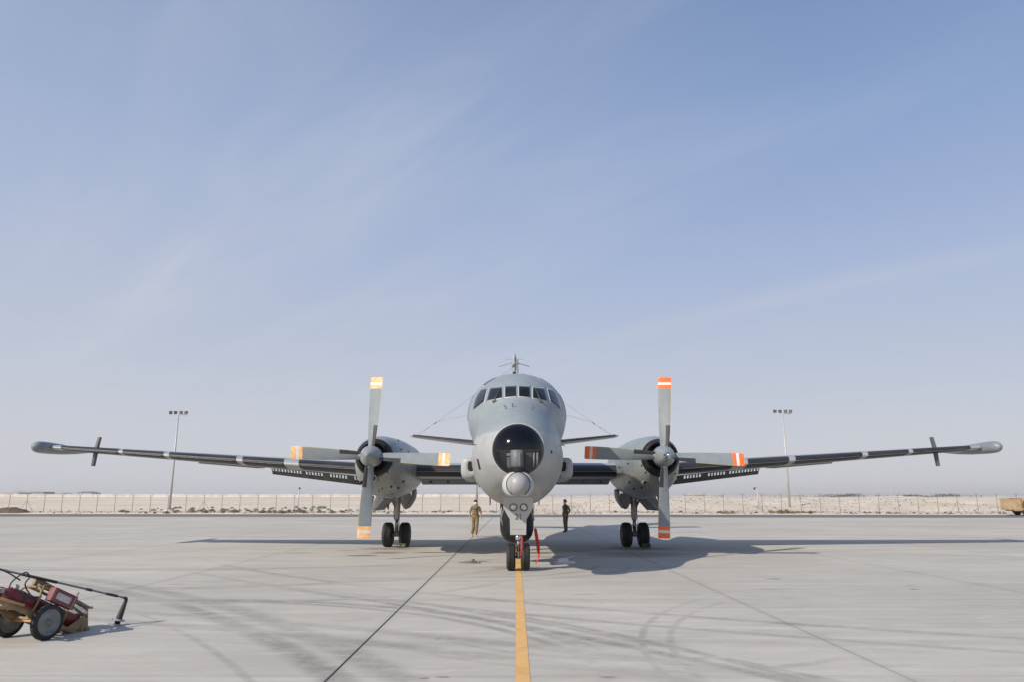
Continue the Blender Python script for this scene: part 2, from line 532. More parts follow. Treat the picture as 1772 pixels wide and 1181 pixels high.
    col = t.mix(t.math('MULTIPLY', sp, 0.35), col, (0.16, 0.15, 0.14))
    # joints: sealed ones run away from the viewer every 6 m, sawn ones across
    jx = t.math('MULTIPLY', t.math('ABSOLUTE', t.math('SUBTRACT', t.math('FRACT',
                t.math('DIVIDE', t.math('ADD', x, 1.9 + 3.0), 6.0)), 0.5)), 6.0)
    jy = t.math('MULTIPLY', t.math('ABSOLUTE', t.math('SUBTRACT', t.math('FRACT',
                t.math('DIVIDE', t.math('SUBTRACT', y, 8.35 - 3.0), 6.0)), 0.5)), 6.0)
    main = t.step(t.math('ABSOLUTE', t.math('ADD', x, 1.9)), 0.018, 0.011)
    wob = t.math('MULTIPLY_ADD', t.noise(2.0, 3), 0.010, 0.004)
    lx = t.math('LESS_THAN', jx, wob)
    lyy = t.math('LESS_THAN', jy, t.math('MULTIPLY', wob, 0.8))
    col = t.mix(t.math('MULTIPLY', lx, 0.72), col, (0.12, 0.11, 0.10))
    col = t.mix(t.math('MULTIPLY', lyy, 0.55), col, (0.14, 0.13, 0.12))
    halo = t.step(jx, 0.16, 0.0)
    col = t.mix(t.math('MULTIPLY', halo, 0.14), col, (0.2, 0.19, 0.18))
    col = t.mix(t.math('MULTIPLY', main, 0.92), col, (0.018, 0.018, 0.020))
    jm = t.math('MAXIMUM', t.math('MAXIMUM', lx, lyy), main)
    h = t.math('ADD', t.math('MULTIPLY', fine, 0.3), t.math('MULTIPLY', grain, 0.2))
    h = t.math('SUBTRACT', h, jm)
    t.bump(h, 0.22, 0.01)
    rr = t.math('MULTIPLY_ADD', med, 0.15, 0.70)
    return t.fin(col, rr, 0, 0.35)


M['concrete'] = concrete()


def asphalt():
    t = NT('asphalt')
    c = t.mix(t.step(t.noise(0.3, 5, 0.6), 0.3, 0.7), (0.135, 0.132, 0.130), (0.185, 0.180, 0.175))
    return t.fin(c, 0.9, 0, 0.2)


M['asphalt'] = asphalt()


def yellow():
    t = NT('yellow_line_paint')
    n = t.noise(7, 6, 0.7)
    c = t.mix(t.step(n, 0.35, 0.75), (0.74, 0.43, 0.13), (0.62, 0.38, 0.16))
    g = t.noise(40, 4, 0.7)
    c = t.mix(t.math('MULTIPLY', t.step(g, 0.52, 0.68), 0.65), c, (0.42, 0.37, 0.29))
    sw = t.noise(1.1, 3, 0.6)
    c = t.mix(t.math('MULTIPLY', t.step(sw, 0.5, 0.7), 0.25), c, (0.25, 0.17, 0.08))
    return t.fin(c, 0.7)


M['yellow'] = yellow()


def sand(name, k=1.0):
    t = NT(name)
    n = t.noise(0.05, 6, 0.6)
    m = t.noise(0.5, 6, 0.68)
    f = t.noise(4.5, 4, 0.7)
    c = t.mix(t.step(n, 0.35, 0.65), mul((0.63, 0.565, 0.465), k), mul((0.69, 0.63, 0.54), k))
    bd = t.noise(1.0, 4, 0.6, t.mapping((0.012, 0.16, 1)))
    c = t.mix(t.math('MULTIPLY', t.step(bd, 0.48, 0.60), 0.45), c, mul((0.52, 0.44, 0.37), k))
    c = t.mix(t.math('MULTIPLY', t.step(m, 0.42, 0.68), 0.5), c, mul((0.50, 0.42, 0.33), k))
    c = t.mix(t.math('MULTIPLY', t.step(f, 0.5, 0.75), 0.35), c, mul((0.36, 0.30, 0.225), k))
    t.bump(m, 0.5, 0.3)
    return t.fin(c, 0.95, 0, 0.1)


M['sand'] = sand('desert_sand')


def wall_mat():
    t = NT('precast_wall_panels')
    x, y, z = t.sepxyz()
    l = t.math('ABSOLUTE', t.math('SUBTRACT', t.math('FRACT', t.math('MULTIPLY', x, 0.4)), 0.5))
    c = t.mix(t.step(t.noise(0.3, 4, 0.7), 0.3, 0.7), (0.50, 0.46, 0.42), (0.62, 0.58, 0.54))
    c = t.mix(t.math('MULTIPLY', t.step(l, 0.07, 0.02), 0.4), c, (0.34, 0.29, 0.26))
    return t.fin(c, 0.9)


M['wall'] = wall_mat()


def chainlink():
    t = NT('chain_link_mesh')
    x, y, z = t.sepxyz()
    a = t.math('FRACT', t.math('MULTIPLY', t.math('ADD', x, z), 14.0))
    b = t.math('FRACT', t.math('MULTIPLY', t.math('SUBTRACT', x, z), 14.0))
    w = t.math('MAXIMUM', t.math('LESS_THAN', a, 0.055), t.math('LESS_THAN', b, 0.055))
    t.fin((0.26, 0.25, 0.23), 0.6, 0.3)
    tr = t.n.new("ShaderNodeBsdfTransparent")
    mx = t.n.new("ShaderNodeMixShader")
    t.l.new(w, mx.inputs[0])
    t.l.new(tr.outputs[0], mx.inputs[1])
    t.l.new(t.b.outputs[0], mx.inputs[2])
    t.l.new(mx.outputs[0], t.out.inputs[0])
    return t.m


M['chain'] = chainlink()


# ------------------------------------------------------------------ mesh helpers
class MB:
    """collects simple solids, then links them as ONE mesh object"""

    def __init__(s):
        s.v, s.f, s.mi, s.sm = [], [], [], []

    def add(s, vs, fs, mi=0, sm=True):
        o = len(s.v)
        s.v += [tuple(p) for p in vs]
        for i, f in enumerate(fs):
            s.f.append(tuple(j + o for j in f))
            s.mi.append(mi[i] if isinstance(mi, (list, tuple)) else mi)
            s.sm.append(sm)

    def box(s, c, d, rot=None, mi=0, bev=0.0):
        hx, hy, hz = d[0] / 2, d[1] / 2, d[2] / 2
        bm = bmesh.new()
        bmesh.ops.create_cube(bm, size=1.0)
        for v in bm.verts:
            v.co = Vector((v.co.x * d[0], v.co.y * d[1], v.co.z * d[2]))
        if bev > 0:
            bmesh.ops.bevel(bm, geom=bm.edges[:], offset=bev, segments=2, affect='EDGES', profile=0.5)
        R = rot if rot is not None else Matrix.Identity(3)
        bm.verts.index_update()
        s.add([R @ v.co + Vector(c) for v in bm.verts], [[v.index for v in f.verts] for f in bm.faces], mi, False)
        bm.free()

    def cyl(s, a, b, r0, r1=None, n=16, mi=0, cap=True, sm=True):
        if r1 is None:
            r1 = r0
        a, b = Vector(a), Vector(b)
        s.rings([(a, r0), (b, r1)], (b - a), n, mi, cap, sm)

    def rings(s, rr, d, n=16, mi=0, cap=True, sm=True):
        """(centre, radius) rings, all square to direction d"""
        d = Vector(d).normalized()
        q = d.to_track_quat('Z', 'Y').to_matrix()
        vs, fs = [], []
        for c, r in rr:
            for k in range(n):
                t = 2 * PI * k / n
                vs.append(Vector(c) + q @ Vector((r * cos(t), r * sin(t), 0)))
        for i in range(len(rr) - 1):
            for k in range(n):
                fs.append((i * n + k, i * n + (k + 1) % n, (i + 1) * n + (k + 1) % n, (i + 1) * n + k))
        mis = [mi] * len(fs)
        if cap:
            fs.append(tuple(reversed(range(n))))
            fs.append(tuple(range((len(rr) - 1) * n, len(rr) * n)))
            mis += [mi, mi]
        s.add(vs, fs, mis, sm)

    def lathe(s, o, d, prof, n=32, mi=0):
        """prof: (distance along d, radius[, material])"""
        o, d = Vector(o), Vector(d).normalized()
        q = d.to_track_quat('Z', 'Y').to_matrix()
        vs, fs, mm = [], [], []
        for p in prof:
            for k in range(n):
                t = 2 * PI * k / n
                vs.append(o + d * p[0] + q @ Vector((p[1] * cos(t), p[1] * sin(t), 0)))
        for i in range(len(prof) - 1):
            for k in range(n):
                fs.append((i * n + k, i * n + (k + 1) % n, (i + 1) * n + (k + 1) % n, (i + 1) * n + k))
                mm.append(prof[i][2] if len(prof[i]) > 2 else mi)
        s.add(vs, fs, mm, True)

    def tube(s, pts, r, n=8, mi=0):
        pts = [Vector(p) for p in pts]
        up = Vector((0, 0, 1))
        vs, fs = [], []
        for i, p in enumerate(pts):
            d = (pts[min(i + 1, len(pts) - 1)] - pts[max(i - 1, 0)]).normalized()
            a = d.cross(up)
            if a.length < 1e-3:
                a = d.cross(Vector((1, 0, 0)))
            a.normalize()
            b = d.cross(a)
            rr = r[i] if isinstance(r, (list, tuple)) else r
            for k in range(n):
                t = 2 * PI * k / n
                vs.append(p + a * rr * cos(t) + b * rr * sin(t))
        for i in range(len(pts) - 1):
            for k in range(n):
                fs.append((i * n + k, i * n + (k + 1) % n, (i + 1) * n + (k + 1) % n, (i + 1) * n + k))
        fs.append(tuple(reversed(range(n))))
        fs.append(tuple(range((len(pts) - 1) * n, len(pts) * n)))
        s.add(vs, fs, mi, True)

    def grid(s, P, mi=0, sm=True, closed=False):
        """P[i][j] points"""
        n, m = len(P), len(P[0])
        vs = [p for row in P for p in row]
        fs = []
        for i in range(n - 1):
            for j in range(m if closed else m - 1):
                fs.append((i * m + j, i * m + (j + 1) % m, (i + 1) * m + (j + 1) % m, (i + 1) * m + j))
        s.add(vs, fs, mi, sm)

    def prism(s, poly, y0, y1, mi=0, axis='y'):
        """flat outline (x,z) pushed from y0 to y1"""
        n = len(poly)
        if axis == 'y':
            A = [(p[0], y0, p[1]) for p in poly] + [(p[0], y1, p[1]) for p in poly]
        elif axis == 'x':
            A = [(y0, p[0], p[1]) for p in poly] + [(y1, p[0], p[1]) for p in poly]
        else:
            A = [(p[0], p[1], y0) for p in poly] + [(p[0], p[1], y1) for p in poly]
        fs = [tuple(range(n)), tuple(reversed(range(n, 2 * n)))]
        for i in range(n):
            fs.append((i, n + i, n + (i + 1) % n, (i + 1) % n))
        s.add(A, fs, mi, False)

    def build(s, name, mats, parent=None, off=(0, 0, 0), xf=None, recalc=True):
        me = bpy.data.meshes.new(name)
        o_ = Vector(off)
        vs = [(xf @ Vector(p) if xf is not None else Vector(p)) - o_ for p in s.v]
        me.from_pydata([tuple(p) for p in vs], [], s.f)
        for m_ in (mats if isinstance(mats, (list, tuple)) else [mats]):
            me.materials.append(m_)
        for p, mi, sm in zip(me.polygons, s.mi, s.sm):
            p.material_index = mi
            p.use_smooth = sm
        if recalc:
            bm = bmesh.new()
            bm.from_mesh(me)
            bmesh.ops.recalc_face_normals(bm, faces=bm.faces[:])
            bm.to_mesh(me)
            bm.free()
        me.update()
        ob = bpy.data.objects.new(name, me)
        COL.objects.link(ob)
        if parent is not None:
            ob.parent = parent
        return ob


def rock(b, c, s_):
    """small irregular many-sided stone"""
    c = Vector(c)
    ph = random.uniform(0, 6.28)
    vs = [c + Vector((random.uniform(-.2, .2) * s_, random.uniform(-.2, .2) * s_, random.uniform(.45, .8) * s_))]
    for k in range(6):
        a = ph + k * PI / 3 + random.uniform(-.3, .3)
        r_ = s_ * random.uniform(.65, 1.1)
        vs.append(c + Vector((r_ * cos(a), r_ * sin(a), random.uniform(-.1, .25) * s_)))
    vs.append(c - Vector((0, 0, .5 * s_)))
    b.add(vs, [(0, k + 1, (k + 1) % 6 + 1) for k in range(6)] + [(7, (k + 1) % 6 + 1, k + 1) for k in range(6)], 0, False)


def tag(o, label=None, cat=None, group=None, kind=None):
    if label:
        o["label"] = label
    if cat:
        o["category"] = cat
    if group:
        o["group"] = group
    if kind:
        o["kind"] = kind
    return o


def empty(name, loc=(0, 0, 0), rz=0.0, parent=None):
    o = bpy.data.objects.new(name, None)
    o.empty_display_size = 0.3
    o.location = loc
    o.rotation_euler = (0, 0, rz)
    COL.objects.link(o)
    if parent is not None:
        o.parent = parent
    return o


def copy_tree(o, parent=None):
    c = o.copy()
    COL.objects.link(c)
    c.parent = parent
    for ch in list(o.children):
        copy_tree(ch, c)
    return c


def smoothstep(a, b, x):
    t = max(0.0, min(1.0, (x - a) / (b - a)))
    return t * t * (3 - 2 * t)


def lerp(a, b, t):
    return a + (b - a) * t


def interp(tab, y):
    """piecewise table [(y, v1, v2..)], smooth Catmull-Rom"""
    if y <= tab[0][0]:
        return tab[0][1:]
    if y >= tab[-1][0]:
        return tab[-1][1:]
    for i in range(len(tab) - 1):
        if tab[i][0] <= y <= tab[i + 1][0]:
            t = (y - tab[i][0]) / (tab[i + 1][0] - tab[i][0])
            p1, p2 = tab[i], tab[i + 1]
            p0 = tab[i - 1] if i > 0 else p1
            p3 = tab[i + 2] if i + 2 < len(tab) else p2
            out = []
            h = p2[0] - p1[0]
            for k in range(1, len(p1)):
                m1 = (p2[k] - p0[k]) / max(1e-6, p2[0] - p0[0]) * h
                m2 = (p3[k] - p1[k]) / max(1e-6, p3[0] - p1[0]) * h
                t2, t3 = t * t, t * t * t
                out.append((2 * t3 - 3 * t2 + 1) * p1[k] + (t3 - 2 * t2 + t) * m1 +
                           (-2 * t3 + 3 * t2) * p2[k] + (t3 - t2) * m2)
            return tuple(out)


# ------------------------------------------------------------------ SETTING
mb = MB()
mb.add([(-6000, -3000, -0.12), (6000, -3000, -0.12), (6000, 7000, -0.12), (-6000, 7000, -0.12)], [(0, 1, 2, 3)], 0, False)
tag(mb.build('ground', M['sand'], recalc=False), kind='structure')


def road_near(x):
    return 76.3 - 0.050 * x


def road_far(x):
    return 89.3 - 0.045 * x


mb = MB()
mb.add([(-260, -160, 0), (260, -160, 0), (260, road_near(260), 0), (-260, road_near(-260), 0)], [(0, 1, 2, 3)], 0, False)
tag(mb.build('apron', M['concrete'], recalc=False), kind='structure')
mb = MB()
mb.add([(-400, road_near(-400) - 1, -0.02), (400, road_near(400) - 1, -0.02), (400, road_far(400) + 1.5, -0.02),
        (-400, road_far(-400) + 1.5, -0.02)], [(0, 1, 2, 3)], 0, False)
tag(mb.build('perimeter_road', M['asphalt'], recalc=False), kind='structure')

# painted guide line, about 4 mm proud of the slab
mb = MB()
n = 900
row = []
for i in range(n + 1):
    y = 3.0 + i * 33.0 / n
    xc = 0.113 + (y - 8.1) * 0.0046
    e0 = 0.010 * noise.noise((y * 6, 0, 0)) + 0.010 * max(0, noise.noise((y * 22, 5, 0)))
    e1 = 0.010 * noise.noise((y * 6, 9, 0)) + 0.010 * max(0, noise.noise((y * 22, 15, 0)))
    row.append([(xc - 0.076 + e0, y, 0.004), (xc + 0.076 - e1, y, 0.004)])
mb.grid(row, 0, False)
tag(mb.build('guide_line', M['yellow'], recalc=False), kind='structure')

# sand bank beyond the road: low flats on the left, a rough bulldozed bank on the right


def bank_h(x, y):
    d = y - (road_far(x) + 1.0)
    if d <= 0:
        return -0.05
    right = smoothstep(2, 22, x - 0.02 * d)
    # left flats: slowly rising to a broad crest
    hl = 0.10 * smoothstep(0, 3, d) + 0.55 * smoothstep(14, 40, d) + 0.75 * smoothstep(60, 85, d) + \
        0.85 * smoothstep(110, 150, d)
    hl += 0.10 * noise.fractal((x * .10, y * .10, 1), 1.0, 2.0, 4)
    # right: rough pushed-up bank
    hr = 0.12 * smoothstep(0, 3, d) + 1.05 * smoothstep(7, 22, d) + 0.65 * smoothstep(22, 42, d) + \
        0.45 * smoothstep(60, 140, d)
    ro = noise.fractal((x * .16, y * .13, 5), 0.9, 2.1, 5)
    hr += 0.42 * ro * smoothstep(4, 16, d) + 0.35 * smoothstep(8, 30, d) * noise.noise((x * .035, y * .02, 9))
    h = lerp(hl, hr, right)
    h += 0.05 * noise.fractal((x * .5, y * .5, 3), 0.9, 2.1, 4) * smoothstep(0, 4, d)
    return max(h, 0.0)


xs = [i * 1.0 for i in range(-190, 191)]
ds = [0, .5, 1, 1.6, 2.4, 3.2, 4, 5, 6, 7, 8, 9, 10, 11, 12, 13, 14.2, 15.5, 17, 18.5, 20, 22, 24, 26, 28, 30, 33, 36, 39, 42, 46,
      50, 55, 60, 65, 70, 76, 84, 92, 100, 110, 120, 130, 140, 150, 165, 185]
mb = MB()
mb.grid([[(x * (1 + d / 160.0), road_far(x) + 0.9 + d, bank_h(x * (1 + d / 160.0), road_far(x) + 0.9 + d) if d > 0 else -0.1)
          for x in xs] for d in ds], 0, True)
tag(mb.build('sand_bank', M['sand'], recalc=False), kind='structure')

# ------------------------------------------------------------------ THE AIRCRAFT
AX, AY = 0.14, 29.6
AC = empty('patrol_aircraft', (AX, AY, 0), 0)
tag(AC, 'large grey twin propeller patrol aircraft with glazed nose parked facing the viewer', 'aircraft')
AO = (0, AY, 0)                      # parts are written with absolute y, x from the centre line

FUS = [  # y, z upper, r upper, z lower, r lower, z centre
    (17.10, 2.99, 0.46, 2.91, 0.605, 2.92),
    (17.28, 3.01, 0.60, 2.90, 0.730, 2.94),
    (17.55, 3.05, 0.72, 2.89, 0.845, 2.97),
    (17.95, 3.14, 0.79, 2.88, 0.965, 3.02),
    (18.35, 3.30, 0.82, 2.87, 1.055, 3.10),
    (18.75, 3.44, 0.88, 2.87, 1.120, 3.20),
    (19.20, 3.74, 0.96, 2.86, 1.165, 3.28),
    (19.80, 3.85, 1.14, 2.86, 1.205, 3.34),
    (20.50, 3.92, 1.29, 2.85, 1.230, 3.38),
    (21.20, 3.99, 1.365, 2.85, 1.250, 3.40),
    (22.00, 4.01, 1.39, 2.85, 1.265, 3.40),
    (33.0, 4.00, 1.40, 2.90, 1.280, 3.40),
    (38.0, 4.10, 1.28, 3.35, 1.08, 3.70),
    (43.0, 4.50, 0.80, 4.15, 0.65, 4.30),
    (48.0, 4.80, 0.18, 4.75, 0.15, 4.78)]


def fus_r(th, y):
    zu, ru, zl, rl, zc = interp(FUS, y)

    def ray(zi, ri):
        d = zi - zc
        disc = ri * ri - (d * sin(th)) ** 2
        if disc <= 0:
            return 0.0
        return max(0.0, d * cos(th) + sqrt(disc))
    a, b = ray(zu, ru), ray(zl, rl)
    p = 22.0
    r = (a ** p + b ** p) ** (1 / p)
    if cos(th) > 0:
        r *= 1 + 0.045 * sin(2 * th) ** 2 * smoothstep(18.8, 20.4, y)
    return r, zc


def fus_pt(th, y):
    r, zc = fus_r(th, y)
    x, z = r * sin(th), zc + r * cos(th)
    if y < 19.6 and z < 2.4:          # flat chin ahead of the nose leg
        zb = interp(((17.1, 2.28), (17.6, 2.14), (18.2, 2.03), (18.8, 1.97), (19.3, 1.93), (19.6, 1.60)), y)[0]
        k = 1 - smoothstep(.36, .66, abs(x))
        if z < zb:
            z += (zb - z) * k
    return (x, y, z)


ys = [17.10, 17.18, 17.28, 17.4, 17.55, 17.75, 17.95, 18.15, 18.35, 18.5, 18.62, 18.72, 18.84, 18.96, 19.08, 19.2, 19.3, 19.42, 19.5,
      19.6, 19.8, 20.0, 20.25, 20.5, 20.85, 21.2, 21.6, 22, 24, 26, 28, 30, 33, 35, 37, 39, 41, 43, 45, 46.5, 48]
NTH = 96
mb = MB()
mb.grid([[fus_pt(2 * PI * k / NTH, y) for k in range(NTH)] for y in ys], 0, True, True)
mb.add([fus_pt(2 * PI * k / NTH, 48.0) for k in range(NTH)], [tuple(range(NTH))])
fuselage = mb.build('fuselage', M['paint'], AC, AO, recalc=True)
fus_bvh = BVHTree.FromPolygons([tuple(p) for p in mb.v], [f for f in mb.f])

# nacelle sections: y, zc, rx, rz
NAC = [(23.72, 3.09, .50, .50), (23.85, 3.075, .585, .60), (24.2, 3.02, .70, .76), (24.8, 2.95, .80, .90), (25.8, 2.89, .88, 1.01),
       (27.0, 2.88, .91, 1.06), (28.5, 2.91, .91, 1.03), (30.5, 3.0, .84, .88), (32.5, 3.1, .52, .52), (34.2, 3.2, .06, .06)]


def nac_pt(th, y):
    zc, rx, rz = interp(NAC, y)
    e = 1.0 + 0.035 * (sin(2 * th) ** 2)
    return (rx * sin(th) * e, y, zc + rz * cos(th) * e)


nys = [23.72, 23.76, 23.85, 24.0, 24.2, 24.45, 24.8, 25.3, 25.8, 26.4, 27, 27.7, 28.5, 29.5, 30.5, 31.5, 32.5, 33.4, 34.2]
ENGX = {-1: -4.50, 1: 4.55}
SURVEY = Vector((-AX, 0, CAMZ))     # the eye point of the measured sight lines, in the aircraft's own frame


def sight(px, py):
    """direction of a measured sight line"""
    u, v = (px - 886.0) / FPX, (590.5 - py) / FPX
    return Vector((u, cos(TILT) - v * sin(TILT), sin(TILT) + v * cos(TILT))).normalized()


def conform(bvh, quad, off, n=8, mode='sight', curve=None, th=0.0):
    """a patch that lies on the skin: quad corners UL, UR, LR, LL"""
    P = []
    for i in range(n + 1):
        rowp = []
        for j in range(n + 1):
            a, b = i / n, j / n
            t_ = [lerp(quad[0][k], quad[1][k], b) for k in range(2)]
            l_ = [lerp(quad[3][k], quad[2][k], b) for k in range(2)]
            q = [lerp(t_[k], l_[k], a) for k in range(2)]
            if curve:
                q[0] += curve[0] * 4 * a * (1 - a) * (1 - b)
                q[1] += curve[1] * 4 * a * (1 - a) * (1 - b)
            if mode == 'sight':
                h = bvh.ray_cast(SURVEY, sight(*q))
            elif mode == 'side':      # q = (y, z) from the left
                h = bvh.ray_cast(Vector((-8, q[0], q[1])), Vector((1, 0, 0)))
            elif mode == 'top':       # q = (x, y) from above
                h = bvh.ray_cast(Vector((q[0], q[1], 12)), Vector((0, 0, -1)))
            if h[0] is None:
                return None
            nn = h[1]
            if mode == 'sight' and nn.dot(sight(*q)) > 0:
                nn = -nn
            if mode == 'side' and nn.x > 0:
                nn = -nn
            if mode == 'top' and nn.z < 0:
                nn = -nn
            rowp.append(h[0] + nn * off)
        P.append(rowp)
    return P


def expand(quad, e):
    cx = sum(q[0] for q in quad) / 4
    cy = sum(q[1] for q in quad) / 4
    out = []
    for q in quad:
        dx, dy = q[0] - cx, q[1] - cy
        out.append((q[0] + e * (1 if dx > 0 else -1), q[1] + e * (1 if dy > 0 else -1)))
    return out


def slab(P, mirror, thick, name, mat, parent, off=AO):
    """patch with a little thickness, optionally mirrored about the centre line"""
    mbx = MB()
    n_, m_ = len(P), len(P[0])
    sx = -1 if mirror else 1
    c = sum((p for r in P for p in r), Vector()) / (n_ * m_)
    mbx.grid([[(sx * p.x, p.y, p.z) for p in r] for r in P], 0, True)
    ob = mbx.build(name, mat, parent, off, recalc=False)
    # normals outward
    me = ob.data
    nrm = me.polygons[len(me.polygons) // 2].normal.copy()
    out = Vector((sx * c.x, -0.6, c.z - 3.3))
    if nrm.dot(out) < 0:
        me.flip_normals()
    md = ob.modifiers.new('thickness', 'SOLIDIFY')
    md.thickness = thick
    md.offset = -1
    return ob


WINS = [
    ([(874.3, 670.9), (892.6, 670.1), (893.0, 686.8), (874.3, 688.8)], 'sight', None, 'front'),
    ([(848.4, 673.6), (868.4, 672.2), (868.8, 689.5), (842.7, 694.6)], 'sight', None, 'front'),
    ([(833.6, 675.8), (842.4, 674.2), (837.2, 696.8), (819.6, 709.4)], 'sight', (-2.8, -1.8), 'side'),
    ([(20.85, 4.70), (21.45, 4.70), (21.40, 4.02), (20.98, 4.02)], 'side', None, 'side'),
    ([(-0.90, 20.35), (-0.62, 20.50), (-0.62, 21.05), (-0.98, 20.95)], 'top', None, 'roof'),
]
for q, mode, curve, kind_ in WINS:
    e = 1.6 if mode == 'sight' else 0.03
    A = conform(fus_bvh, expand(q, e), 0.006, 8, mode, curve)
    B = conform(fus_bvh, q, 0.014, 10, mode, curve)
    if A is None or B is None:
        print('window missed', q)
        continue
    for mir in (False, True):
        fr_ = slab(A, mir, 0.012, 'window_frame', M['window_trim'], AC)
        gl_ = slab(B, mir, 0.012, 'window_pane', M['window'], fr_)

# wipers
for mir in (-1, 1):
    h0 = fus_bvh.ray_cast(SURVEY, sight(855, 696.5))
    h1 = fus_bvh.ray_cast(SURVEY, sight(864.5, 675.5))
    p0, p1 = h0[0] + Vector((0, -.03, .02)), h1[0] + Vector((0, -.035, .02))
    mb = MB()
    k = -mir
    mb.tube([(k * p0.x, p0.y, p0.z), (k * p1.x, p1.y, p1.z)], [0.012, 0.007], 6)
    mb.tube([(k * (p0.x + .09), p0.y, p0.z + .01), (k * (p0.x + .03) , p0.y - .02, p0.z)], 0.008, 6)
    mb.box((k * p0.x, p0.y, p0.z - .01), (.10, .05, .05), bev=.008)
    mb.build('wiper', M['dark_grey'], AC, AO)

# small air-data probes on the nose
for (px, py, sx) in [(875.3, 708.8, 1), (887.3, 705.8, 1), (920.8, 709.8, 1), (824, 771, -1), (968, 772.5, 1)]:
    h = fus_bvh.ray_cast(SURVEY, sight(px, py))
    if h[0] is None:
        continue
    p, nn = h[0], h[1]
    if nn.y > 0:
        nn = -nn
    mb = MB()
    q = p + nn * 0.09
    mb.tube([p - nn * .01, q], 0.010, 6)
    mb.tube([q + Vector((-.015, 0.02, .01)), q + Vector((.04, -0.05, -.035))], [0.012, .008], 6)
    mb.build('probe', M['dark_grey'], AC, AO)
# hinge bolt-heads and slots on the skin
for (q, nm) in [([(825.3, 795.5), (827.8, 795.2), (832.0, 813.0), (829.3, 813.6)], 'air_slot'),
                ([(953.0, 781.0), (955.2, 781.0), (955.2, 786.0), (953.0, 786.0)], 'air_slot')]:
    P = conform(fus_bvh, q, 0.008, 4)
    if P:
        slab(P, False, .006, nm, M['black'], AC)

# --- glazed nose: clear dome, ring, cabin behind it
DC = Vector((0.0, 17.13, 2.91))
mb = MB()
prof = []
R_ = 0.655
for i in range(0, 19):
    t_ = radians(6 + (i / 18.0) * 62)
prof = [(-R_ * cos(a), R_ * sin(a)) for a in [radians(x) for x in (0.5, 4, 9, 15, 21, 27, 33, 39, 45, 51, 57, 62, 65.4)]]
oc = DC + Vector((0, R_ * cos(radians(65.4)) - 0.03, 0))
mb.lathe(oc, (0, 1, 0), prof, 64)
mb.build('nose_dome', M['dome'], AC, AO)
mb = MB()
mb.lathe(DC, (0, 1, 0), [(0.05, .60), (-0.025, .605), (-0.04, .612), (-0.045, .60), (-0.030, .575), (0.06, .565)], 64)
mb.build('dome_ring', M['light_grey'], AC, AO)
mb = MB()
mb.lathe(DC, (0, 1, 0), [(0.04, .585), (0.4, .70), (1.2, .72), (1.22, .01)], 48)
mb.build('nose_cabin', M['interior'], AC, AO)
# equipment seen through the dome
mb = MB()
mb.rings([((-.02, 17.30, 2.36), .155), ((-.02, 17.30, 2.90), .155), ((-.02, 17.3, 2.915), .135)], (0, 0, 1), 24)
mb.box((.03, 17.13, 2.60), (.05, .02, .5), bev=.008)
mb.build('sight_column', M['turret'], AC, AO)
for (c_, d_, m_) in [((-.36, 17.55, 2.62), (.20, .3, .56), 'dark_grey'), ((.25, 17.6, 2.62), (.16, .3, .50), 'dark_grey'),
                     ((-.20, 17.40, 2.82), (.15, .05, .07), 'turret'), ((-.22, 17.5, 2.62), (.08, .2, .30), 'mid_grey')]:
    mb = MB()
    mb.box(c_, d_, bev=.012)
    mb.build('instrument_box', M[m_], AC, AO)
mb = MB()
mb.box((0, 17.75, 2.93), (1.0, .1, .05), bev=.01)
mb.build('cabin_beam', M['mid_grey'], AC, AO)
for xx in (.45, .37):
    mb = MB()
    mb.cyl((xx, 17.34, 2.52), (xx, 17.34, 2.86), .027, n=12)
    mb.build('cabin_bottle', M['turret'], AC, AO)
mb = MB()
mb.tube([(-.05, 17.12, 2.44), (.04, 17.05, 2.50), (.10, 17.04, 2.43), (.18, 17.08, 2.47), (.26, 17.2, 2.42)], .010, 6)
mb.build('cabin_cable', M['turret'], AC, AO)

# --- camera turret under the dome
ccz = 2.115
mb = MB()
prf = [(-.16, .262, .235), (-.15, .30, .265), (-.10, .335, .285), (.0, .355, .30), (.2, .37, .31), (.6, .36, .28), (1.0, .26, .16)]
rg = []
for (dy, rx, rz) in prf:
    r = []
    for k in range(40):
        t_ = 2 * PI * k / 40
        cz_ = rz * cos(t_)
        r.append((rx * sin(t_), 17.12 + dy, ccz + (cz_ * 1.18 if cz_ > 0 else max(cz_, -.235))))
    rg.append(r)
mb.grid(rg, 0, True, True)
mb.add(rg[0], [tuple(range(40))])
mb.build('turret_fairing', M['light_grey'], AC, AO)
mb = MB()
pr = []
for i in range(0, 15):
    a = PI / 2 * i / 14
    pr.append((-(.30) * cos(a), .262 * sin(a) + .002))
mb.lathe((0, 17.00, ccz + .02), (0, 1, 0), pr + [(.2, .262)], 40)
for xx in (-.16, .16):
    pts = []
    for i in range(13):
        a = -1.1 + 2.2 * i / 12
        rz = sqrt(max(0, .262 ** 2 - xx ** 2)) + .0035
        pts.append((xx, 17.00 - rz * cos(a) * .30 / .262, ccz + .02 + rz * sin(a)))
    mb.tube(pts, .003, 5, 1)
mb.build('camera_turret', [M['turret'], M['mid_grey']], AC, AO)
mb = MB()
ar = []
for i in range(25):
    a = -1.0 + (PI + 2.0) * i / 24
    ar.append((.268 * cos(a), 16.945, ccz + .02 + .268 * sin(a)))
mb.tube(ar, .009, 6)
mb.build('turret_gap', M['black'], AC, AO)

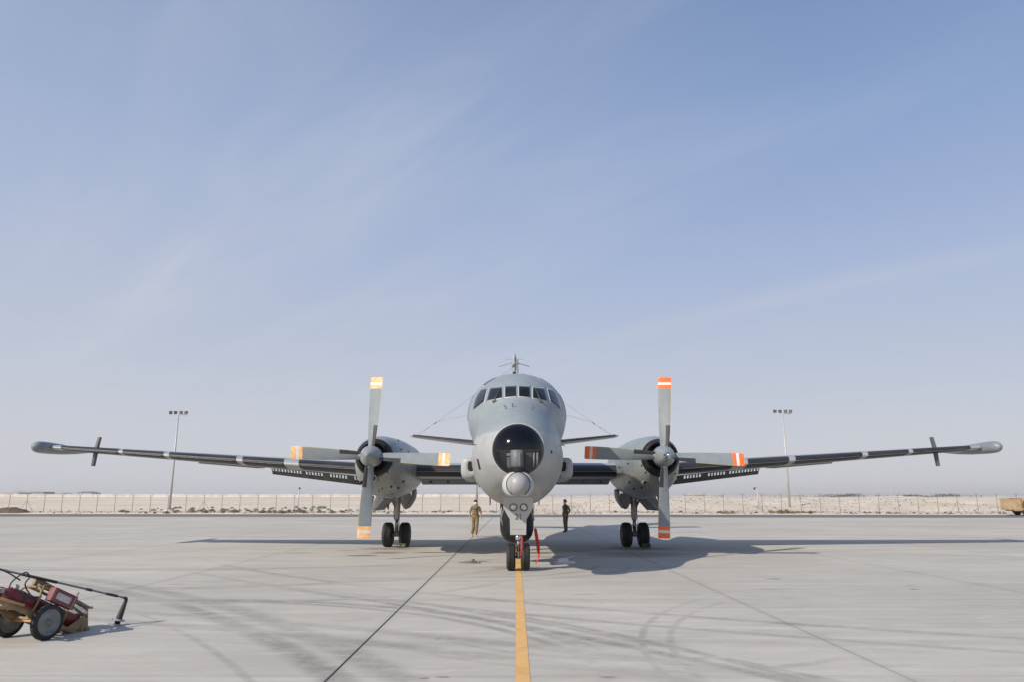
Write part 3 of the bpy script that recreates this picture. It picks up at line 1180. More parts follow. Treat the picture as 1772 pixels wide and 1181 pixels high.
# --- retractable radar drum behind the nose wheel
mb = MB()
pts = [(2.3, .49), (1.05, .49), (.90, .48), (.77, .44), (.66, .36), (.585, .25), (.555, .10), (.55, .001)]
mb.lathe((0.0, 22.3, 0), (0, 0, 1), pts, 48)
mb.build('radar_drum', M['radome'], AC, AO)
mb = MB()
pth = [(-.43, 21.55, 1.62), (-.455, 21.6, 1.45), (-.44, 21.62, 1.25), (-.40, 21.62, 1.08)]
mb.tube(pth, [.012, .018, .018, .01], 8)
mb.build('door_edge', M['light_grey'], AC, AO)

# nose wheel well doors edge-on
for sx in (-1, 1):
    mb = MB()
    mb.prism([(sx * .30, 1.72), (sx * .325, 1.72), (sx * .46, 1.28), (sx * .44, 1.24)], 20.2, 21.55)
    mb.build('nose_gear_door', M['mid_grey'], AC, AO)

# --- nose gear
NG = empty('nose_gear', (0.02, 20.0 - AY, 0), 0, AC)


def wheel_mesh(mbt, mbr, c, R, w, hub, grooves=4):
    """tyre and rim about an x axle"""
    c = Vector(c)
    p = []
    n_ = 9
    p.append((-w / 2 * .78, hub))
    for i in range(n_ + 1):                       # left shoulder
        a = PI / 2 * i / n_
        p.append((-w / 2 + (w * .30) * (1 - cos(a)) * 1.0, hub + (R - hub) * (0.25 + 0.75 * sin(a) ** .75)))
    flat0, flat1 = -w / 2 + w * .30, w / 2 - w * .30
    g = []
    for k in range(grooves):
        gx = lerp(flat0, flat1, (k + .5) / grooves)
        gw = w * .022
        g += [(gx - gw, R + .002), (gx - gw * .6, R - w * .05), (gx + gw * .6, R - w * .05), (gx + gw, R + .002)]
    p += g
    for i in range(n_, -1, -1):
        a = PI / 2 * i / n_
        p.append((w / 2 - (w * .30) * (1 - cos(a)), hub + (R - hub) * (0.25 + 0.75 * sin(a) ** .75)))
    p.append((w / 2 * .78, hub))
    mbt.lathe(c, (1, 0, 0), p, 48)
    for sgn in (-1, 1):
        mbr.lathe(c, (sgn, 0, 0), [(w * .40, hub + .01), (w * .42, hub * .92), (w * .28, hub * .82), (w * .22, hub * .5),
                                   (w * .30, hub * .40), (w * .42, hub * .30), (w * .44, 0.001)], 32)


for sx in (-1, 1):
    mt, mr = MB(), MB()
    wheel_mesh(mt, mr, (sx * .187, 0, .345), .345, .235, .17, 4)
    mt.build('tyre', M['tyre'], NG)
    mr.build('wheel_rim', M['rim'], NG)
mb = MB()
mb.cyl((-.30, 0, .345), (.30, 0, .345), .035, n=12)
mb.rings([((0, -.02, .30), .045), ((0, -.02, .42), .06), ((0, -.02, .50), .04), ((0, -.02, .56), .035)], (0, 0, 1), 16)
mb.cyl((0, -.03, .50), (0, -.06, .82), .034, n=16)
mb.rings([((0, -.06, .74), .05), ((0, -.06, .78), .068), ((0, -.06, .84), .07), ((0, -.06, .90), .06)], (0, 0, 1), 20)
mb.cyl((0, -.06, .9), (0, -.15, 1.8), .075, n=16)
mb.tube([(-.07, -.02, .42), (-.10, -.08, .52), (-.07, -.06, .66)], .012, 6)
mb.tube([(.06, .1, .40), (.05, .22, .58), (.04, .06, .80)], .02, 6)
mb.build('strut', M['steel'], NG)
# lamp panel on the leg
pan = [(-.385, 1.93), (.385, 1.93), (.385, 1.60), (.30, 1.44), (.215, 1.30), (.205, .905), (-.205, .905), (-.215, 1.30), (-.30, 1.44), (-.385, 1.60)]
PANY = lambda z: -.32 - (z - .9) * .30
mb = MB()
vs = [(x, PANY(z), z) for x, z in pan] + [(x, PANY(z) + .05, z) for x, z in pan]
k = len(pan)
mb.add(vs, [tuple(range(k)), tuple(reversed(range(k, 2 * k)))] + [(i, (i + 1) % k, k + (i + 1) % k, k + i) for i in range(k)], 0, False)
panel = mb.build('lamp_panel', M['light_grey'], NG)
md = panel.modifiers.new('bevel', 'BEVEL')
md.width = .008
md.segments = 2
pn = Vector((0, -1, -.30)).normalized()
for xx in (-.125, .140):
    c = Vector((xx, PANY(1.60), 1.60))
    mb = MB()
    mb.lathe(c, pn, [(0.0, .100), (.016, .098), (.022, .092), (.020, .084), (.0, .083)], 28)
    hd = mb.build('headlight', M['black'], panel)
    mb = MB()
    mb.lathe(c, pn, [(.006, .084), (.016, .06), (.022, .001)], 28)
    mb.build('lamp_glass', M['lamp'], panel)
mb = MB()
mb.box((0, PANY(1.05) - .0015, 1.05), (.30, .004, .008))
mb.build('panel_seam', M['mid_grey'], panel)
# number 21
fc = bpy.data.curves.new('number', 'FONT')
fc.body = '21'
fc.size = 0.215
fc.align_x = 'CENTER'
fc.extrude = 0.002
fo = bpy.data.objects.new('number', fc)
COL.objects.link(fo)
bpy.context.view_layer.update()
dg = bpy.context.evaluated_depsgraph_get()
tm = bpy.data.meshes.new_from_object(fo.evaluated_get(dg))
bpy.data.objects.remove(fo)
Rt = Matrix.Rotation(radians(90) , 4, 'X')
tm.transform(Matrix.Translation((0.005, PANY(1.42) - .002, 1.395)) @ Matrix.Rotation(math.atan(.30) , 4, 'X') @ Matrix.Diagonal((.80, 1, 1, 1)).copy() @ Rt if False else
             Matrix.Translation((0.010, PANY(1.30) - .006, 1.30)) @ Matrix.Rotation(math.atan(.30), 4, 'X') @ Rt @ Matrix.Diagonal((.85, 1, 1, 1)))
tm.materials.clear()
tm.materials.append(M['dark_grey'])
no = bpy.data.objects.new('number', tm)
COL.objects.link(no)
no.parent = panel

# --- air scoops on the flanks
for sx in (-1, 1):
    mb = MB()
    cx, cz = sx * 1.375, 2.65
    rings = []
    for (yy, hw, hh, ox, oz) in [(21.05, .070, .135, -.075, 0.05), (21.03, .085, .150, -.075, 0.05), (21.05, .15, .24, -.02, .01), (21.12, .19, .29, 0, 0), (21.35, .215, .32, 0, -.01),
                                 (22.0, .23, .35, -.02, -.02), (22.9, .20, .30, -.10, 0), (23.8, .05, .12, -.2, 0)]:
        r = []
        for k in range(28):
            a = 2 * PI * k / 28
            ca, sa = cos(a), sin(a)
            e = 2 / 3.2
            r.append((cx + sx * ox + hw * math.copysign(abs(ca) ** e, ca) + sx * (-.07) * (sa < 0) * abs(sa) ** 2 * (hh / .34),
                      yy, cz + oz + hh * math.copysign(abs(sa) ** e, sa)))
        rings.append(r)
    mb.grid(rings, 0, True, True)
    sc = mb.build('air_scoop', M['paint_low'], AC, AO)
    mb = MB()
    poly = []
    for k in range(24):
        a = 2 * PI * k / 24
        sa, ca = sin(a), cos(a)
        poly.append((cx - sx * .075 + .068 * ca, cz + .05 + .068 * sa + (.065 if sa > 0 else -.065)))
    mb.prism(poly, 21.042, 21.10)
    mb.build('scoop_mouth', M['black'], sc, (0, 0, 0), Matrix.Translation((0, -AY, 0)))

# antennas and bits under the belly
for (x0, y0, z0, l, h, w) in [(-.78, 22.0, 1.95, .35, .32, .03), (.70, 23.5, 1.85, .3, .22, .03)]:
    mb = MB()
    mb.prism([(y0, z0), (y0 + l, z0), (y0 + l * .9, z0 - h), (y0 + l * .5, z0 - h)], x0 - w / 2, x0 + w / 2, 0, 'x')
    mb.build('belly_antenna', M['dark_grey'], AC, AO)
# side steps and door edges on the lower left flank
mb = MB()
for (a0, a1, y0) in [(3.82, 4.10, 20.6)]:
    pts = [Vector(fus_pt(a0 + (a1 - a0) * i / 8, y0 + .2)) for i in range(9)]
    mb.tube([p * 1.0 + Vector((-.01, 0, -.01)) for p in pts], .018, 6)
mb.build('hatch_edge', M['mid_grey'], AC, AO)

# roof mast antenna and strake
mb = MB()
mb.prism([(22.45, 5.36), (22.62, 5.36), (22.56, 6.02), (22.50, 6.02)], .025, .055, 0, 'x')
mb.tube([(.04, 22.5, 5.90), (.10, 22.48, 5.87)], .018, 6)
mb.build('roof_mast', M['dark_grey'], AC, AO)
mb = MB()
pts = [fus_pt(t_, 22.3) for t_ in (0.04, .12, .2, .3)]
mb.tube([(p[0], p[1], p[2] + .012) for p in pts], [.030, .028, .02, .006], 8)
mb.build('roof_strake', M['dark_grey'], AC, AO)

# --- wings


def wing_sec(x):
    """leading edge y, z, chord, thickness at |x|"""
    ax = abs(x)
    t = max(0.0, (ax - 4.6) / (18.0 - 4.6))
    yl = 27.15 + (0.05 * min(ax, 4.6) / 4.6) + t * 1.62
    zl = 2.80 if ax < 4.6 else 2.80 + 0.0715 * (ax - 4.6) + 0.0
    ch = lerp(4.75, 4.35, min(ax, 4.6) / 4.6) if ax < 4.6 else lerp(4.35, 1.75, t)
    th = lerp(0.62, 0.56, min(ax, 4.6) / 4.6) if ax < 4.6 else lerp(0.54, 0.20, t)
    return yl, zl, ch, th


def af(u, th):
    """half thickness at chord fraction u"""
    return th / 0.2 * (0.2969 * sqrt(u) - 0.1260 * u - 0.3516 * u * u + 0.2843 * u ** 3 - 0.1015 * u ** 4)


def wing_pt(x, u, side, extra=0.0):
    """side +1 top, -1 bottom"""
    yl, zl, ch, th = wing_sec(x)
    h = af(u, th) + extra
    camber = 0.02 * ch * (1 - (2 * u - 1) ** 2) * .5
    h = h * (1.08 if side > 0 else 0.92)
    return (x, yl + u * ch - (extra if u < .002 else extra * max(0, 1 - u / .05)), zl + camber + side * h - 0.012 * ch * u)


US = [0, .002, .006, .012, .022, .035, .05, .075, .10, .15, .22, .30, .40, .5, .6, .7, .8, .9, .97, 1.0]
for sx in (-1, 1):
    xs_ = [0.9, 2, 3.2, 4.6, 5.4, 6.5, 8, 10, 12, 14, 16, 17, 17.9]
    mb = MB()
    top = [[wing_pt(sx * x, u, 1) for u in US] for x in xs_]
    bot = [[wing_pt(sx * x, u, -1) for u in US] for x in xs_]
    mb.grid(top, 0)
    mb.grid(bot, 1)
    me_ = mb.build('wing', [M['paint_up'], M['paint_low']], AC, AO)
    wing = me_
    # de-icing boots along the leading edge
    segs = [(1.45, 3.75), (5.35, 8.05), (8.62, 10.22), (10.47, 13.12), (13.35, 15.0), (15.18, 17.55)]
    for (a, b) in segs:
        n_ = 14
        P = []
        for i in range(n_ + 1):
            x = lerp(a, b, i / n_)
            th = wing_sec(x)[3]
            ub, lb = (.090 if a > 5 else .060), (.125 if a > 5 else .085)
            if a > 15:
                ub, lb = .12, .12
            slope = .16 if a > 5 else 0
            row = [wing_pt(sx * (x - slope * j / 16), ub * (1 - j / 8) ** 1.6, 1, .008) for j in range(8)] + \
                  [wing_pt(sx * (x - slope * (j + 8) / 16), lb * (j / 8) ** 1.6, -1, .008) for j in range(0, 9)]
            P.append(row)
        mb = MB()
        mb.grid(P, 0)
        mb.build('deicing_boot', M['boot'], AC, AO)
        # thin pale stagnation seam along each boot
        mb = MB()
        mb.tube([(p[8][0], p[8][1] - .004, p[8][2] - .015) for p in P], .0045, 5)
        mb.build('boot_seam', M['metal_dull'], AC, AO)
    # tip pod
    yl, zl, ch, th = wing_sec(18.0)
    cx, cz = sx * (18.20 if sx > 0 else 18.12), zl - .02
    mb = MB()
    pr = [(0.0, .002), (.03, .08), (.09, .145), (.18, .19), (.32, .215), (.55, .225), (.9, .225), (1.8, .20), (2.8, .13), (3.7, .03)]
    mb.lathe((cx, 28.1, cz), (0, 1, 0), pr, 32)
    mb.build('wingtip_pod', M['pod'], AC, AO)
    # vertical blade antennas, square to the wing
    yl, zl, ch, th = wing_sec(15.95)
    mb = MB()
    for sg, hh in ((1, .50), (-1, .52)):
        x0 = sx * 16.22
        c0 = Vector((x0, yl + .30, zl + sg * .05))
        upv = Vector((-sx * .10, .05, 1)).normalized() * sg
        ex = Vector((1, 0, 0))
        A = [c0 + Vector((.0, 0, 0)), c0 + Vector((0, .19, 0))]
        B = [c0 + upv * hh + Vector((0, .06, 0)), c0 + upv * hh + Vector((0, .21, 0))]
        w = .042
        vs = []
        for p in (A[0], A[1], B[1], B[0]):
            vs += [p - ex * w, p + ex * w]
        mb.add(vs, [(0, 2, 4, 6), (1, 7, 5, 3), (0, 1, 3, 2), (2, 3, 5, 4), (4, 5, 7, 6), (6, 7, 1, 0)], 0, False)
    mb.build('wing_blade_antenna', M['dark_grey'], AC, AO)
    # perforated flap hanging behind the outer wing
    mb = MB()
    nx = 36
    xa, xb = 5.55, 10.02
    rows_v = [0, .07, .27, .36, .43, .50, .60]        # heights from the top
    for i in range(nx):
        x0, x1 = lerp(xa, xb, i / nx), lerp(xa, xb, (i + 1) / nx)
        gap = (i in (9, 10, 17, 18, 25))
        for r in range(6):
            z0, z1 = rows_v[r], rows_v[r + 1]
            cells = []
            mx0, mx1 = lerp(x0, x1, .22), lerp(x0, x1, .76)
            if r == 1 and not gap:
                cells = [(x0, mx0, z0, z1), (mx1, x1, z0, z1)]
                if (i * 7) % 5 < 2:
                    zm = (z0 + z1) / 2
                    cells += [(mx0, mx1, zm - .02, zm + .02)]
            else:
                cells = [(x0, x1, z0, z1)]
            for (c0, c1, a0, a1) in cells:
                def fp(x, h):
                    yl, zl, ch, th = wing_sec(x)
                    return (sx * x, yl + ch * .86 + .18 + h * .45, zl - .06 - h * .64 * (1 - .30 * (x - xa) / (xb - xa)) - .16 * (1 - .65 * (x - xa) / (xb - xa)))
                A = [fp(c0, a0), fp(c1, a0), fp(c1, a1), fp(c0, a1)]
                Bk = [(p[0], p[1] + .03, p[2]) for p in A]
                mb.add(A + Bk, [(0, 1, 2, 3), (7, 6, 5, 4), (0, 4, 5, 1), (1, 5, 6, 2), (2, 6, 7, 3), (3, 7, 4, 0)], 0, False)
                if r in (3, 5) and not gap and (r == 3 or i % 3):
                    ea, eb = lerp(x0, x1, .15), lerp(x0, x1, .80)
                    A = [fp(ea, z0 + .01), fp(eb, z0 + .01), fp(eb, z0 + .045), fp(ea, z0 + .045)]
                    mb.add([(p[0], p[1] - .004, p[2]) for p in A], [(0, 1, 2, 3)], 1, False)
    mb.build('flap', [M['flap'], M['black']], AC, AO)
    # inner flap
    mb = MB()
    yl, zl, ch, th = wing_sec(2.5)
    mb.box((sx * 2.6, yl + ch * .90, zl - .27), (2.6, .9, .07), Matrix.Rotation(radians(-14), 3, 'X'), bev=.02)
    mb.build('flap', M['mid_grey'], AC, AO)
    for xx in (1.8, 2.7, 3.4):
        mb = MB()
        mb.box((sx * xx, yl + ch * .7, zl - .33), (.08, .5, .10), bev=.02)
        mb.build('flap_hinge', M['dark_grey'], AC, AO)
    # aileron trim strip: pale step under the outer panel
    mb = MB()
    P = []
    for i in range(9):
        x = lerp(10.3, 12.6, i / 8)
        yl, zl, ch, th = wing_sec(x)
        P.append([(sx * x, yl + ch * .62, zl - th * .40), (sx * x, yl + ch * .95, zl - th * .30)])
    mb.grid(P, 0)
    o_ = mb.build('hinge_fairing', M['paint_low'], AC, AO)
    m_ = o_.modifiers.new('t', 'SOLIDIFY')
    m_.thickness = .05

    # --- engine nacelle
    ex_ = ENGX[sx]
    NTN = 64
    mb = MB()
    mb.grid([[(ex_ + p[0], p[1], p[2]) for p in [nac_pt(2 * PI * k / NTN, y) for k in range(NTN)]] for y in nys], 0, True, True)
    nac = mb.build('engine_nacelle', M['paint_nacelle'], AC, AO)
    nb = BVHTree.FromPolygons([tuple(p) for p in mb.v], list(mb.f))
    mb = MB()
    mb.lathe((ex_, 23.72, 3.09), (0, 1, 0), [(.10, .60), (.04, .575), (-.04, .56), (-.10, .53), (-.12, .485), (-.10, .44), (.0, .405), (.25, .40)], 48)
    mb.build('intake_lip', M['lip'], nac, AO)
    mb = MB()
    mb.lathe((ex_, 23.70, 3.09), (0, 1, 0), [(0, .402), (.5, .40), (.52, .01)], 40)
    mb.build('intake_duct', M['black'], nac, AO)
    # oil cooler scoops
    for (dx, yy, zz_, r, ln) in [(.05 if sx > 0 else .02, 23.58, 2.44, .105, 1.2), (-.44, 24.12, 2.33, .058, .8)]:
        mb = MB()
        mb.lathe((ex_ + dx, yy, zz_), (0, 1, -.05), [(0.05, r * .8), (0, r * .86), (-.005, r * .93), (.0, r), (.3, r * 1.15), (ln, r * .9)], 24)
        cs_ = mb.build('cooler_scoop', M['paint_nacelle'], nac, AO)
        mb = MB()
        mb.cyl((ex_ + dx, yy + .012, zz_), (ex_ + dx, yy + .4, zz_), r * .84, n=20)
        mb.build('scoop_mouth', M['black'], cs_, AO)
    # small louvres and vents on the cowl
    if sx < 0:
        pl = [(580, 200), (625, 330), (730, 370), (485, 550), (425, 665), (480, 875), (580, 895), (655, 800), (345, 905), (300, 940)]
        pl = [(620 + a / 8.436, 740 + b / 8.436) for a, b in pl]
    else:
        pl = [(270, 288), (220, 478), (100, 530), (410, 505), (465, 600), (235, 745), (300, 830), (410, 815), (880, 620)]
        pl = [(1060 + a / 8.14, 745 + b / 8.14) for a, b in pl]
    for i_, (px, py) in enumerate(pl):
        s_ = 1.5 if i_ in (5, 6, 7) else 1.0
        P = conform(nb, [(px - .3 * s_, py - 1.5 * s_), (px + 1.5 * s_, py - 1.2 * s_), (px + .9 * s_, py + .9 * s_), (px - 1.3 * s_, py + .7 * s_)], .008, 2)
        if P:
            ob = slab(P, False, .006, 'cowl_vent', M['black'], AC)
    # cowl access seams
    for yy in (24.55, 26.3):
        mb = MB()
        mb.grid([[(ex_ + p[0] * 1.003, p[1] + dy, (p[2] - 2.95) * 1.003 + 2.95) for p in [nac_pt(2 * PI * k / 64, yy) for k in range(65)]]
                 for dy in (0, .014)], 0)
        mb.build('cowl_seam', M['mid_grey'], nac, AO)

    # --- propeller
    PR = empty('propeller', (ex_, 23.1 - AY, 3.10), 0, AC)
    mb = MB()
    sp = [(-.60, .002), (-.585, .035), (-.55, .065), (-.50, .092), (-.46, .115), (-.36, .185), (-.22, .262), (-.05, .318), (.10, .335), (.30, .335), (.34, .30)]
    mb.lathe((0, 0, 0), (0, 1, 0), [(a, b, 1 if a < -.47 and sx > 0 else 0) for a, b in sp], 40)
    mb.build('spinner', [M['spinner'], M['steel']], PR)
    tipm = M['tip_orange'] if sx > 0 else M['tip_faded']
    mb0 = MB()
    RS = [.26, .34, .42, .52, .66, .80, .95, .96, 1.2, 1.5, 1.8, 2.095, 2.10, 2.215, 2.22, 2.30, 2.305, 2.40, 2.435, 2.455]
    CH = [(.26, .27), (.42, .31), (.66, .335), (.95, .355), (1.5, .385), (2.1, .405), (2.455, .40)]
    secs, infos = [], []
    for r in RS:
        c, = interp(CH, r)
        beta = radians(lerp(40, 15, min(1, ((r - .26) / 2.1) ** .6)))
        th = lerp(.22, .045, min(1, (r - .26) / 1.0)) * c if r < 1.26 else lerp(.045, .03, (r - 1.26) / 1.2) * c
        cut = 0.0
        if r > 2.40:
            cut = [0.006, .03, .10][[2.40, 2.435, 2.455].index(r)] * .45 if r in (2.40, 2.435, 2.455) else 0
        # points round the section: leading edge = +x (seen from the front of a blade pointing up)
        pts = []
        uu = [0, .035, .14, .30, .42, .6, .8, .97, 1.0]
        for u in uu:
            pts.append((u, 1))
        for u in reversed(uu[1:-1]):
            pts.append((u, -1))
        ring = []
        for (u, sd) in pts:
            cc = c - cut
            xx = cc * (.5 - u)
            tk = th * (4 * u * (1 - u)) ** .6 * .5 * (1.5 if sd > 0 else .5)
            yy = -sd * tk
            ring.append((xx * cos(beta) + yy * sin(beta) * .0 + c * .02, yy * cos(beta) - xx * sin(beta), r))
        secs.append(ring)
    nn_ = len(secs[0])
    vs = [p for r_ in secs for p in r_]
    fs, mm = [], []
    for i in range(len(secs) - 1):
        rm = (RS[i] + RS[i + 1]) / 2
        for k in range(nn_):
            fs.append((i * nn_ + k, i * nn_ + (k + 1) % nn_, (i + 1) * nn_ + (k + 1) % nn_, (i + 1) * nn_ + k))
            if rm > 2.0975:
                mi = 4 if 2.2175 < rm < 2.3025 else 3
            elif rm < .955 and (k <= 3 or k >= nn_ - 4):
                mi = 1
            elif rm > .955 and (k == 0 or k == nn_ - 1):
                mi = 2
            else:
                mi = 0
            mm.append(mi)
    fs.append(tuple(range((len(secs) - 1) * nn_, len(secs) * nn_)))
    mm.append(3)
    mb0.add(vs, fs, mm, True)
    # root cuff
    mb0.cyl((0, 0, .18), (0, 0, .36), .085, .075, n=16, mi=0)
    b0 = mb0.build('blade', [M['blade'], M['blade_boot'], M['blade_yellow'], tipm, M['tip_white']], PR)
    md = b0.modifiers.new('es', 'EDGE_SPLIT')
    md.split_angle = radians(50)
    b0.rotation_euler = (0, radians(2.4), 0)
    for q in range(1, 4):
        b = b0.copy()
        COL.objects.link(b)
        b.parent = PR
        b.rotation_euler = (0, radians(2.4 + 90 * q), 0)

    # --- main gear
    MG = empty('main_gear', (sx * 4.60 + (.0), 0, 0), 0, AC)
    for s2 in (-1, 1):
        mt, mr = MB(), MB()
        wheel_mesh(mt, mr, (s2 * .325, 0, .46), .46, .40, .20, 5)
        mt.build('tyre', M['tyre'], MG)
        mr.build('wheel_rim', M['rim'], MG)
    mb = MB()
    mb.cyl((-.40, 0, .46), (.40, 0, .46), .05, n=12)
    mb.rings([((0, 0, .38), .07), ((0, 0, .54), .085), ((0, 0, .62), .06)], (0, 0, 1), 16)
    mb.cyl((0, 0, .6), (0, 0, 1.05), .072, n=20, mi=1)
    mb.rings([((0, 0, 1.0), .085), ((0, 0, 1.04), .10), ((0, 0, 1.12), .11), ((0, -.02, 1.6), .125), ((0, -.02, 1.9), .15), ((0, -.03, 2.5), .17)], (0, 0, 1), 20)
    mb.tube([(0, -.09, .55), (0, -.24, .78), (0, -.09, 1.02)], .03, 8)
    mb.tube([(-.10, -.05, 1.05), (-.13, -.08, 1.3), (-.10, -.10, 1.6), (-.16, -.05, 2.0)], .014, 6)
    mb.tube([(.09, -.06, .5), (.12, -.12, .8), (.10, -.10, 1.2), (.12, -.10, 1.9)], .011, 6)
    mb.tube([(sx * .05, 0, 1.45), (sx * .42, -.05, 2.15)], .045, 8)
    mb.tube([(-sx * .05, -.08, 1.50), (-sx * .36, -.10, 2.1)], .035, 8)
    mb.tube([(sx * .02, -.12, 1.62), (sx * .20, -.16, 2.1)], .03, 8)
    mb.tube([(0, .05, 1.3), (0, .8, 2.2)], .045, 8)
    mb.tube([(-.12, -.1, 1.75), (-.30, -.12, 2.1)], .03, 8)
    mb.tube([(.10, -.12, 1.8), (.22, -.3, 2.15)], .022, 8)
    mb.build('strut', [M['metal_dull'], M['steel']], MG)
    # gear doors: a curved outer door and a flat leg door on the inboard side
    mb = MB()
    P = []
    for i in range(9):
        t_ = i / 8
        z_ = lerp(2.16, 1.42, t_)
        bulge = .12 * sin(PI * min(1, t_ * 1.0))
        P.append([(-sx * (.66 + bulge * .9 - .26 * t_), y_, z_ + .03 * (y_ > 0)) for y_ in (-.6, -.2, .2, .6)])
    mb.grid(P, 0)
    dr = mb.build('gear_door', M['mid_grey'], MG)
    m_ = dr.modifiers.new('t', 'SOLIDIFY')
    m_.thickness = .045
    mb = MB()
    mb.prism([(-sx * .18, 2.02), (-sx * .56, 2.02), (-sx * .585, 1.70), (-sx * .50, 1.50), (-sx * .30, 1.44), (-sx * .20, 1.6)], -.30, -.24)
    mb.build('gear_door', M['paint_low'], MG)
    # forward doors hanging on the outboard side
    mb = MB()
    for (x0, x1) in ((sx * .42, sx * .78),):
        mb.add([(x0, -1.9, 2.0), (x0 + sx * .05, -1.9, 1.95), (x1, -1.7, 1.42), (x1 - sx * .18, -1.7, 1.38), (x0 - sx * .20, -1.8, 1.80),
                (x0, .6, 2.0), (x0 + sx * .05, .6, 1.95), (x1, .6, 1.42), (x1 - sx * .18, .6, 1.38), (x0 - sx * .20, .6, 1.80)],
               [(0, 1, 2, 3, 4), (9, 8, 7, 6, 5), (0, 5, 6, 1), (1, 6, 7, 2), (2, 7, 8, 3), (3, 8, 9, 4), (4, 9, 5, 0)], 0, False)
        mb.box((sx * .92, -1.0, 1.66), (.035, 1.5, .55), Matrix.Rotation(radians(-8 * sx), 3, 'Y'), bev=.01)
    mb.build('gear_door', M['mid_grey'], MG)

# --- tail: fin, stabilisers, aerials
mb = MB()
secs = []
for (z, y0, ch, th) in [(4.9, 41.2, 6.0, .42), (5.6, 41.8, 5.3, .40), (6.4, 42.6, 4.6, .36), (8.2, 44.0, 3.5, .30), (9.6, 45.1, 2.8, .26), (10.5, 45.8, 2.2, .2)]:
    r = []
    for u in US:
        r.append((af(u, th), y0 + u * ch, z))
    for u in reversed(US[1:-1]):
        r.append((-af(u, th), y0 + u * ch, z))
    secs.append(r)
mb.grid(secs, 0, True, True)
mb.build('fin', M['paint_up'], AC, AO)
mb = MB()
mb.lathe((0, 44.9, 9.95), (0, 1, 0), [(0, .002), (.05, .09), (.2, .15), (.5, .165), (1.8, .16), (2.9, .08), (3.4, .01)], 24)
ob = mb.build('fin_fairing', M['paint_up'], AC, AO)
ob.scale = (1, 1, 1)
mb = MB()
# tall rounded pod on the fin top
mb.lathe((0, 46.0, 10.2), (0, 0, 1), [(-.9, .09), (-.4, .15), (0, .155), (.32, .14), (.5, .08), (.56, .01)], 24)
mb.prism([(46.1, 10.7), (46.5, 10.7), (46.4, 11.05), (46.25, 11.05)], -.02, .02, 0, 'x')
mb.build('fin_top_pod', M['paint_up'], AC, AO)
mb = MB()
mb.grid([[(sx_ * .05, y_, z_) for sx_ in (-1, -.4, .4, 1)] for (z_, y_) in [(8.75, 44.30), (9.35, 44.80)]], 0)
mb.tube([(0, 42.55, 6.3), (0, 43.9, 8.2), (0, 44.78, 9.35)], [.15, .12, .095], 12)
mb.build('fin_boot', M['boot'], AC, AO)
mb = MB()
for sg in (-1, 1):
    mb.tube([(sg * .08, 45.2, 10.06), (sg * .95, 46.2, 9.98)], .022, 5)
    mb.tube([(sg * .12, 45.4, 10.3), (sg * .55, 45.4, 10.3)], .010, 5)
mb.build('dipole_aerial', M['mid_grey'], AC, AO)
for sx in (-1, 1):
    def st_sec(x):
        t = (x - .5) / 5.6
        return lerp(42.2, 43.5, t), lerp(4.76, 5.44, t), lerp(3.1, 1.7, t), lerp(.36, .17, t)
    P1, P2, Bt = [], [], []
    for x in [.3, 1, 2, 3, 4, 5, 5.9, 6.12]:
        yl, zl, ch, th = st_sec(x)
        if x > 6:
            yl += .3
            ch -= .5
            th *= .4
        P1.append([(sx * x, yl + u * ch, zl + af(u, th)) for u in US])
        P2.append([(sx * x, yl + u * ch, zl - af(u, th)) for u in US])
        if x < 5.95:
            Bt.append([(sx * x, yl + u * ch - .006, zl + af(u, th) + .006) for u in (.10, .06, .03, .01, 0)] +
                      [(sx * x, yl + u * ch - .006, zl - af(u, th) - .004) for u in (.004, .012)])
    mb = MB()
    mb.grid(P1, 0)
    mb.grid(P2, 1)
    mb.build('tailplane', [M['paint_up'], M['paint_low']], AC, AO)
    mb = MB()
    mb.grid(Bt, 0)
    mb.build('deicing_boot', M['boot'], AC, AO)
    # high frequency wires
    mid = Vector((sx * 4.52, 43.3, 6.18))
    mb = MB()
    mb.tube([(sx * .05, 45.2, 9.75), mid, (sx * 5.65, 43.55, 5.45)], .007, 4)
    mb.tube([mid, (sx * 1.38, 21.6, 4.22)], .0045, 4)
    mb.build('aerial_wire', M['mid_grey'], AC, AO)
    d = (Vector((sx * 5.65, 43.55, 5.45)) - mid).normalized()
    for (q0, q1, qr) in ((0, .22, .022), (.55, .68, .016), (.85, .93, .014)):
        mb = MB()
        mb.tube([mid + d * q0, mid + d * q1], qr, 6)
        mb.build('wire_insulator', M['insul'], AC, AO)

# ------------------------------------------------------------------ red streamers, chocks, covers
def ribbon(name, pts, w, mat, label, ydir=Vector((1, 0, 0))):
    mbx = MB()
    P = []
    n_ = len(pts)
    for i, p in enumerate(pts):
        ww = w[i]
        a = radians(-12 + 22 * sin(i * .9))
        d = Vector((cos(a), sin(a), 0))
        P.append([Vector(p[:3]) - d * ww / 2, Vector(p[:3]) + Vector((0, .008, 0)), Vector(p[:3]) + d * ww / 2])
    base = Vector(pts[-1][:3])
    mbx.grid(P, 0)
    o_ = mbx.build(name, mat, None, base, recalc=False)
    o_.location = base
    m1 = o_.modifiers.new('t', 'SOLIDIFY')
    m1.thickness = .004
    tag(o_, label, 'streamer', 'red warning streamers on the aircraft')
    return o_


